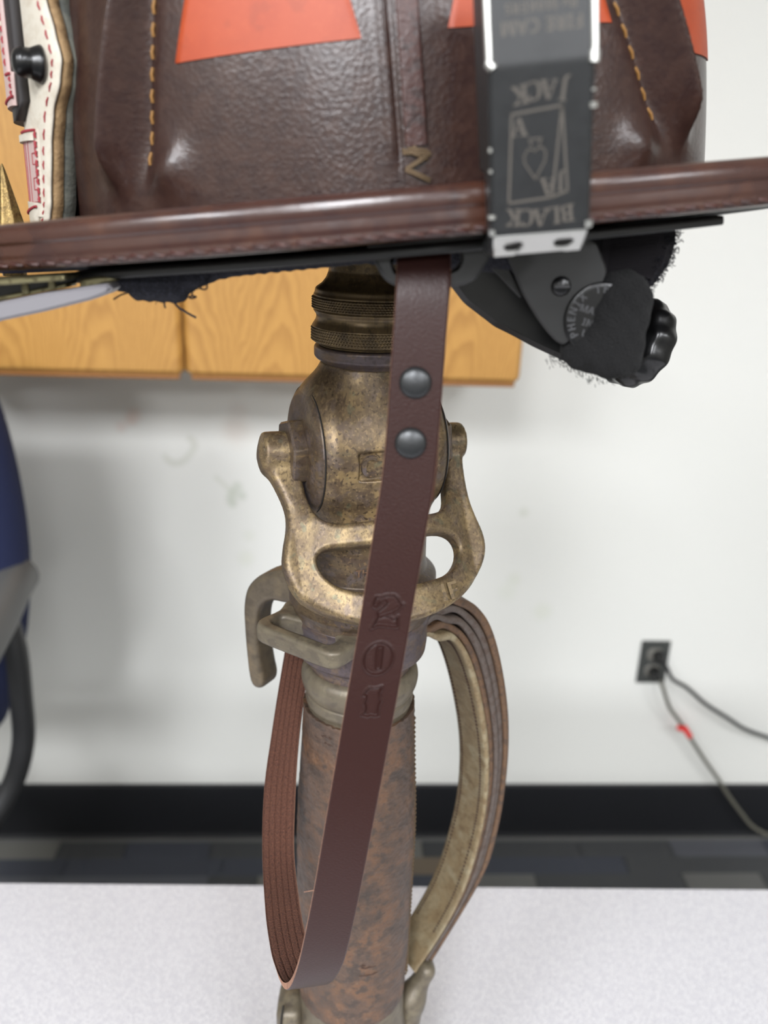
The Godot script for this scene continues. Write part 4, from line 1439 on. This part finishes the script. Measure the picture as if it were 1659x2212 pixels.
		x = maxf(x, -capsule(p, Vector3(-0.0745, 1.3315, 0.0935), Vector3(-0.0665, 1.3312, 0.0945), 0.0013, 0.0011))
		return (x + 0.0003 * sin(p.x * 1500.0) * sin(p.y * 700.0 + p.z * 500.0)) * 0.85
	g = Geo.new()
	g.field(ln, Vector3(-0.09, 1.321, 0.078), Vector3(0.058, 1.360, 0.098), 0.0009)
	var lining := part("lining_cloth", g, M.black_cloth, t, up)
	for p in [[-62.6, 1327.0, 90, -60.5, 1324.6, 91, -57.5, 1322.8, 91.5, -54.5, 1321.3, 91.5], [-63, 1327.5, 92, -60, 1331, 93.5, -56, 1333.6, 93, -53, 1334.6, 92.5, -51.6, 1335.8, 92, -50.8, 1335, 92, -50.9, 1332.8, 92, -50.2, 1332.4, 92, -49.5, 1334.5, 92, -49.2, 1336.2, 91.5], [-55.6, 1332.0, 91, -55.5, 1329.6, 91.5, -55.6, 1328.4, 91.5, -56.6, 1327.8, 91.5, -55.6, 1327.5, 91.5, -54.2, 1328.0, 91.5, -55.6, 1328.3, 91.5], [-65, 1326.4, 90, -64.9, 1325.0, 91, -64.6, 1324.0, 91], [-76.5, 1328.5, 90, -79, 1327.7, 91, -81.5, 1326.2, 91], [-53.4, 1333.2, 91, -53.4, 1331.4, 91.4, -52.2, 1330.5, 91.4, -50.7, 1330.7, 91.4, -50.6, 1332.2, 91.2]]:
		g = Geo.new()
		g.tube(smooth3(v3(p), 5), 0.0003 if p.size() != 12 else 0.00042, 6)
		part("loose_thread", g, M.thread, lining)
	g = Geo.new()
	for i in 150:
		var f := rng.randf()
		var q := Vector3(lerpf(-0.068, -0.0525, f), lerpf(1.3260, 1.3318, f) + rng.randf_range(-0.0003, 0.0012), 0.091 - rng.randf() * 0.004)
		var dir := Vector3(rng.randf_range(-0.2, 0.9), -1.0, rng.randf_range(-0.3, 0.5)).normalized() * rng.randf_range(0.0006, 0.0013)
		g.tube(PackedVector3Array([q, q + dir * 0.6, q + dir]), 0.00009, 4)
	stuff(part("frayed_edge", g, M.thread, lining))
	# flip-down visor folded under the brim, with its brass hardware
	g = Geo.new()
	g.slab(rounded(v2([-1400, 13160, -1149, 13253, -998, 13287, -797, 13323, -780, 13308, -799, 13290, -852, 13270, -1004, 13229, -1156, 13193, -1400, 13100], 0.0001), 0.0006, 3), 0.010, 0.001, up * Transform3D(Basis.IDENTITY, Vector3(0, 0, 0.092)))
	part("visor_edge", g, M.grey_visor, t)
	g = Geo.new()
	g.slab(v2([-1400, 13300, -1117, 13328, -917, 13347, -913, 13332, -1032, 13319, -1400, 13280], 0.0001), 0.016, 0.0004, up * Transform3D(Basis.IDENTITY, Vector3(0, 0, 0.090)))
	var hw := part("visor_hinge", g, M.dull_brass, t)
	g = Geo.new()
	g.slab(v2([-1400, 13190, -1146, 13270, -936, 13316, -934, 13303, -998, 13289, -1149, 13255, -1400, 13165], 0.0001), 0.010, 0.0004, up * Transform3D(Basis.IDENTITY, Vector3(0, 0, 0.090)))
	part("hinge_leaf", g, M.dull_brass, hw)
	g = Geo.new()
	g.slab(v2([-1250, 13310, -1149, 13318, -917, 13340, -800, 13345, -800, 13318, -936, 13308, -1149, 13262, -1250, 13235], 0.0001), 0.004, 0.0004, up * Transform3D(Basis.IDENTITY, Vector3(0, 0, 0.086)))
	part("hinge_body", g, M.black_gloss, hw)
	for x in [-0.1060, -0.0975]:
		g = Geo.new()
		g.lathe(v2([0, 0, 12, 0, 12, 36, 0, 36], 0.0001), 12, up * Transform3D(Basis.IDENTITY, Vector3(x, 1.3278 + (x + 0.1088) * 0.22, 0.1005)))
		part("hinge_screw", g, M.dull_brass, hw)
	g = Geo.new()
	g.slab(v2([-905, 13326, -850, 13336, -785, 13342, -790, 13325, -850, 13308, -905, 13296], 0.0001), 0.012, 0.0006, up * Transform3D(Basis.IDENTITY, Vector3(0, 0, 0.084)))
	part("hinge_block", g, M.dull_brass, hw)
	# brass finial at the front
	g = Geo.new()
	rows = []
	for p in [[0, 1372], [0.4, 1371.6], [1.2, 1369], [5.9, 1349.5], [6.4, 1347.6], [5.8, 1346.2], [3.4, 1344.6], [2.6, 1342.5], [2.6, 1338], [4.5, 1334], [4.5, 1331]]:
		var row := PackedVector3Array()
		for k in 48:
			var a := TAU * k / 48.0
			var rr: float = p[0] * (1.0 + (0.05 * cos(a * 8.0) if p[1] > 1346.5 and p[0] > 0.5 else 0.0))
			row.append(Vector3(-0.1398 + rr * 0.001 * cos(a), p[1] * 0.001 - 0.0042, 0.03 + rr * 0.001 * sin(a)))
		rows.append(row)
	g.grid(rows, true)
	part("brass_finial", g, M.bright_brass, t, up)
	build_shield(t, up)

# front shield: layers of leather bent round an upright axis
var shield_axis := Vector3(-0.061, 0, 0)

func bent(deg: float, y: float, r: float) -> Vector3:
	var a := deg_to_rad(deg)
	return shield_axis + Vector3(-cos(a) * r, y, sin(a) * r)

func bent_plate(edge: Array, r0: float, r1: float) -> Geo:
	var g := Geo.new()
	var rows := []
	for q in edge:
		var row := PackedVector3Array()
		var lo: float = -q[1] if q.size() < 3 else q[2]
		for k in 41:
			row.append(bent(lerpf(lo, q[1], k / 40.0), q[0], r1 - (0.0006 if k == 0 or k == 40 else 0.0)))
		for k in 41:
			row.append(bent(lerpf(q[1], lo, k / 40.0), q[0], r0))
		rows.append(row)
	g.grid(rows, true)
	return g

func red_row(parent: Node, from: Vector2, to: Vector2, r: float, count: int, wide := 0.0004, fill := 0.62) -> void:
	for i in count:
		var a := from.lerp(to, float(i) / count)
		var b := from.lerp(to, (i + fill) / count)
		var g := Geo.new()
		g.tube(PackedVector3Array([bent(a.x, a.y, r - 0.0001), bent((a.x + b.x) / 2, (a.y + b.y) / 2, r + 0.0003), bent(b.x, b.y, r - 0.0001)]), wide, 5)
		part("red_stitch", g, M.stitch_red, parent)

func build_shield(t: Node3D, up: Transform3D) -> void:
	var edge := []
	var keys := [[1.470, 30.0], [1.452, 44.0], [1.432, 50.0], [1.4168, 52.0], [1.4082, 54.4], [1.3996, 56.3], [1.3928, 54.7], [1.3842, 50.4], [1.3732, 47.4], [1.3548, 43.9], [1.3490, 41.5], [1.3455, 37.0], [1.3435, 30.0]]
	for i in keys.size() - 1:
		for k in 6:
			var f := k / 6.0
			edge.append([lerpf(keys[i][0], keys[i + 1][0], f), lerpf(keys[i][1], keys[i + 1][1], sstep(0.0, 1.0, f) * 0.5 + f * 0.5)])
	edge.append(keys[keys.size() - 1])
	var sh := Node3D.new()
	sh.name = "front_shield"
	sh.transform = up
	t.add_child(sh)
	part("shield_face", bent_plate(edge, 0.0733, 0.0750), M.shield_white, sh)
	part("shield_core", bent_plate(edge, 0.0692, 0.0733), M.shield_tan, sh)
	part("shield_backing", bent_plate(edge, 0.0645, 0.0692), M.shield_backing, sh)
	for i in keys.size() - 3:
		var a: Array = keys[i + 1]
		var b: Array = keys[i + 2]
		red_row(sh, Vector2(a[1] - 2.6, a[0]), Vector2(b[1] - 2.6, b[0]), 0.0750, maxi(2, int((a[0] - b[0]) / 0.0045)), 0.00035)
	# raised panels of the upper figure
	var black := [[1.470, 38.0], [1.388, 38.5], [1.3842, 34.0], [1.382, 30.0]]
	part("raised_panel", bent_plate(black, 0.0748, 0.0785), M.shield_black, sh)
	var pink := bent_plate([[1.470, 33.5], [1.3975, 33.5], [1.397, 36.5], [1.3865, 36.0]], 0.0784, 0.0800)
	var fig := part("raised_figure", pink, M.shield_pink, sh)
	red_row(fig, Vector2(31.8, 1.440), Vector2(31.8, 1.398), 0.08, 12)
	red_row(fig, Vector2(35.0, 1.3955), Vector2(35.0, 1.389), 0.08, 3)
	red_row(fig, Vector2(36.0, 1.3893), Vector2(22.0, 1.3880), 0.08, 9, 0.0005, 0.9)
	red_row(fig, Vector2(35.6, 1.3965), Vector2(31.0, 1.3965), 0.08, 4, 0.0005, 0.9)
	var g := Geo.new()
	g.lathe(v2([0, 0.0045, 0.0012, 0.0028, 0.0016, 0, 0, -0.0005], 1.0), 12, Transform3D(Basis(Vector3.RIGHT, PI / 2).rotated(Vector3.UP, -1.0), bent(31.0, 1.4120, 0.0795)))
	part("glint_stud", g, M.shield_white, fig)
	# lower patch with red-outlined letters
	var low := part("lettered_patch", bent_plate([[1.3790, 41.8], [1.3785, 42.2], [1.3500, 39.8], [1.3496, 39.5]], 0.0748, 0.0758), M.shield_white, sh)
	var lip := part("raised_panel", bent_plate([[1.3775, 40.6], [1.3752, 40.4]], 0.0756, 0.0772), M.shield_white, sh)
	red_row(lip, Vector2(41.2, 1.3786), Vector2(22.0, 1.3786), 0.0758, 12, 0.0005, 0.9)
	red_row(low, Vector2(41.3, 1.3780), Vector2(39.2, 1.3535), 0.0758, 8, 0.0005)
	var foot := part("raised_panel", bent_plate([[1.3545, 38.0], [1.3470, 35.5], [1.3450, 33.0]], 0.0748, 0.0766), M.shield_white, sh)
	red_row(foot, Vector2(37.5, 1.3532), Vector2(20.0, 1.3500), 0.0766, 10, 0.0005, 0.9)
	var inkline := func(pts: Array) -> void:
		var gg := Geo.new()
		var path := PackedVector3Array()
		for k in range(0, pts.size(), 2):
			path.append(bent(pts[k], pts[k + 1], 0.0760))
		for k in path.size() - 1:
			gg.tube(PackedVector3Array([path[k], path[k + 1]]), 0.00022, 5)
		part("letter_outline", gg, M.stitch_red, low)
	part("letter_fill", bent_plate([[1.3752, 40.8, 23.0], [1.3545, 38.9, 20.5]], 0.0757, 0.07598), M.shield_pink, low)
	inkline.call([34.0, 1.3750, 40.4, 1.3752, 40.3, 1.3712, 37.6, 1.3710, 37.4, 1.3674, 39.8, 1.3674, 39.6, 1.3630, 37.0, 1.3628, 36.6, 1.3588, 39.4, 1.3590, 39.0, 1.3548, 32.6, 1.3544, 34.0, 1.3750])
	inkline.call([30.5, 1.3750, 29.0, 1.3544])
	inkline.call([27.0, 1.3750, 25.6, 1.3544])
	# domed thumb screw
	g = Geo.new()
	var pos := bent(47.6, 1.3985, 0.0750)
	var outw := Vector3(-cos(deg_to_rad(30.0)), 0.03, sin(deg_to_rad(30.0))).normalized()
	var sx := outw.cross(Vector3.UP).normalized()
	g.lathe(rounded(v2([0, 92, 22, 89, 38, 80, 46, 66, 48, 50, 47, 34, 48, 30, 56, 12, 60, 4, 60, -6, 0, -10], 0.0001), 0.0006, 3, false), 32, Transform3D(Basis(sx, outw, sx.cross(outw)), pos))
	part("thumb_screw", g, M.black_gloss, sh)
	g = Geo.new()
	g.lathe(v2([0, 0, 25, 0, 25, -140, 0, -140], 0.0001), 16, Transform3D(Basis(sx, outw, sx.cross(outw)), bent(47.6, 1.3985, 0.066)))
	part("screw_shank", g, M.rivet_metal, sh)


# ---------------------------------------------------------------- black lamp clip on the brim
func build_clip() -> void:
	var t := thing("light_clip", HELM, "scuffed black metal clip engraved with a playing card, clamped on the helmet brim", "clip")
	t.rotation.z = TILT
	var g := Geo.new()
	var prof := v2([1452, 640, 1470, 325, 1408, -58, 1335, -118, 1180, -118, 1180, -72, 1290, -72, 1292, 92, 1160, 100, 1160, 640], 0.0001)
	var xf := Transform3D(Basis(Vector3(0, 0, 1), Vector3.UP, Vector3(-1, 0, 0)), Vector3(0.0405 + 0.0128, 0, 0))
	# jaws and body as one block
	g.slab(rounded(prof, 0.0009, 2), 0.0256, 0.0009, xf)
	var body := part("body", g, M.anodized, t)
	# the slanted underside, worn to bare metal, with its two screw holes
	var a := Vector3(0, -0.0058, 0.1408)
	var b := Vector3(0, -0.0118, 0.1335)
	var mid := (a + b) / 2 + Vector3(0.0405, 0, 0)
	var dn := (b - a).normalized()
	var face := Transform3D(Basis(Vector3.LEFT, dn, Vector3.LEFT.cross(dn)), mid + Vector3.LEFT.cross(dn) * -0.0002)
	g = Geo.new()
	var holes := []
	for s in [-1, 1]:
		var o := PackedVector2Array()
		for k in 20:
			o.append(Vector2(s * 0.0066 + 0.0026 * cos(TAU * k / 20), 0.0022 * sin(TAU * k / 20)))
		holes.append(o)
	g.slab(v2([-122, -41, 122, -41, 116, 41, 60, 41, 59, 37, -70, 37, -72, 41, -116, 41], 0.0001), 0.0008, 0.0002, face, holes)
	part("worn_underside", g, M.bare_metal, t)
	g = Geo.new()
	for h in holes:
		g.slab(h, 0.0003, 0.0001, face * Transform3D(Basis.IDENTITY, Vector3(0, 0, 0.00005)))
	part("screw_hole", g, M.dark_gap, t)
	# bare metal showing along the edges
	for e in [[-125, 640, 1450, -125, 330, 1467, 9], [125, 640, 1450, 125, 330, 1467, 10], [-126, 336, 1465, -116, 320, 1468, 13], [126, 340, 1465, 123, 316, 1466, 14], [126, 232, 1452, 126, 220, 1450, 10], [126, 262, 1457, 126, 256, 1456, 6], [-125, -8, 1412, -125, -18, 1411, 11], [125, -40, 1406, 124, -56, 1402, 11], [-125, -44, 1406, -124, -58, 1402, 9], [-126, 150, 1438, -126, 140, 1437, 5], [-126, 100, 1431, -126, 92, 1430, 5]]:
		g = Geo.new()
		var p := Vector3(0.0405, 0, 0) + Vector3(e[0], e[1], e[2]) * 0.0001
		var q := Vector3(0.0405, 0, 0) + Vector3(e[3], e[4], e[5]) * 0.0001
		g.tube(PackedVector3Array([p, p.lerp(q, 0.5), q]), e[6] * 0.0001, 8)
		part("worn_edge", g, M.bare_metal, body)
	# engraving, upside down on the helmet
	var fn := Vector3(0, -0.16, 0.987).normalized()
	var fy := Vector3(0, 0.987, 0.16).normalized()
	var at := func(x: float, y: float, lift := 0.00005) -> Vector3:
		return Vector3(0.0405, -0.0058, 0.1408) + Vector3(x, 0, 0) * 0.001 + fy * (y * 0.001) + fn * lift
	var over := Basis(Vector3.LEFT, -fy, fn)
	var ink: Material = M.engraving
	var i := 0
	for c in "BLACK":
		text(c, 0.0041, ink, body, Transform3D(over.rotated(fn, (i - 2) * -0.05), at.call(6.9 - i * 3.4, 3.6 - absf(i - 2.0) * -0.25)), true, 0.0001)
		i += 1
	i = 0
	for c in "JACK":
		text(c, 0.0041, ink, body, Transform3D(over.rotated(fn, (i - 1.5) * 0.09), at.call(5.2 - i * 3.4, 33.4 - absf(i - 1.5) * 0.6)), true, 0.0001)
		i += 1
	var stroke := func(p: Array, wide := 0.3) -> void:
		var gg := Geo.new()
		for k in range(0, p.size() - 2, 2):
			var u := Vector2(p[k], p[k + 1])
			var w := Vector2(p[k + 2], p[k + 3])
			var m := (u + w) / 2
			var ang := (w - u).angle()
			gg.box(Vector3((u.distance_to(w) + wide * 2) * 0.001, wide * 0.002, 0.0002), 0.00005, Transform3D(Basis(Vector3.RIGHT, fy, fn) * Basis(Vector3.BACK, ang), at.call(m.x, m.y)))
		part("engraved_line", gg, ink, body)
	stroke.call([-7.2, 28.2, 5.0, 29.2, 2.9, 8.2, -8.1, 7.6, -7.2, 28.2])
	stroke.call([5.0, 29.2, 6.8, 9.4, 2.9, 8.2])
	stroke.call([-1.4, 12.9, -4.1, 16.8, -4.2, 18.6, -3.2, 20.0, -2.2, 19.9, -1.6, 19.4, -0.9, 20.1, 0.3, 20.2, 1.2, 19.0, 1.0, 17.0, -1.4, 12.9], 0.2)
	stroke.call([-2.4, 20.8, -2.9, 22.2, 0.1, 22.3, -0.5, 20.9], 0.2)
	text("A", 0.0040, ink, body, Transform3D(Basis(Vector3.RIGHT, fy, fn), at.call(-5.5, 25.0)), true, 0.0001)
	text("A", 0.0040, ink, body, Transform3D(over, at.call(1.9, 11.0)), true, 0.0001)
	text("J", 0.0036, ink, body, Transform3D(over, at.call(4.9, 11.6)), true, 0.0001)
	var tn := Vector3(0, 0.057, 0.998).normalized()
	var ty := Vector3(0, 0.998, -0.057).normalized()
	var tb := Basis(Vector3.LEFT, -ty, tn).rotated(tn, 0.02)
	text("FIRE CAM", 0.0031, ink, body, Transform3D(tb, Vector3(0.0407, 0.0405, 0.14655)), false, 0.0001)
	text("By MAKERS", 0.0019, ink, body, Transform3D(tb, Vector3(0.0407, 0.0445, 0.14635)), false, 0.0001)


func _ready() -> void:
	# camera: a phone held a hand above the table, looking a little down and slightly rolled
	var cam := Camera3D.new()
	cam.name = "Camera3D"
	cam.position = Vector3(0.0095, 1.36, 0.37)
	cam.basis = Basis.from_euler(Vector3(deg_to_rad(-20.6), 0, 0)) * Basis(Vector3.BACK, deg_to_rad(2.0))
	cam.near = 0.01
	cam.far = 40.0
	var att := CameraAttributesPhysical.new()
	att.frustum_focal_length = 19.53
	att.frustum_focus_distance = 0.36
	att.exposure_aperture = 5.2
	att.frustum_near = 0.01
	att.frustum_far = 40.0
	cam.keep_aspect = Camera3D.KEEP_HEIGHT
	cam.fov = 63.14
	cam.attributes = att
	add_child(cam)
	cam.make_current()
	var env := Environment.new()
	env.background_mode = Environment.BG_COLOR
	env.background_color = Color(0.02, 0.02, 0.02)
	env.tonemap_mode = Environment.TONE_MAPPER_LINEAR
	env.tonemap_exposure = 1.12
	env.sdfgi_enabled = true
	env.ssao_enabled = true
	env.ssil_enabled = true
	var we := WorldEnvironment.new()
	we.name = "WorldEnvironment"
	we.environment = env
	add_child(we)
	make_materials()
	build_room()
	build_cabinet()
	build_outlet()
	build_chair()
	build_table()
	build_nozzle()
	build_strap()
	build_helmet()
	build_clip()
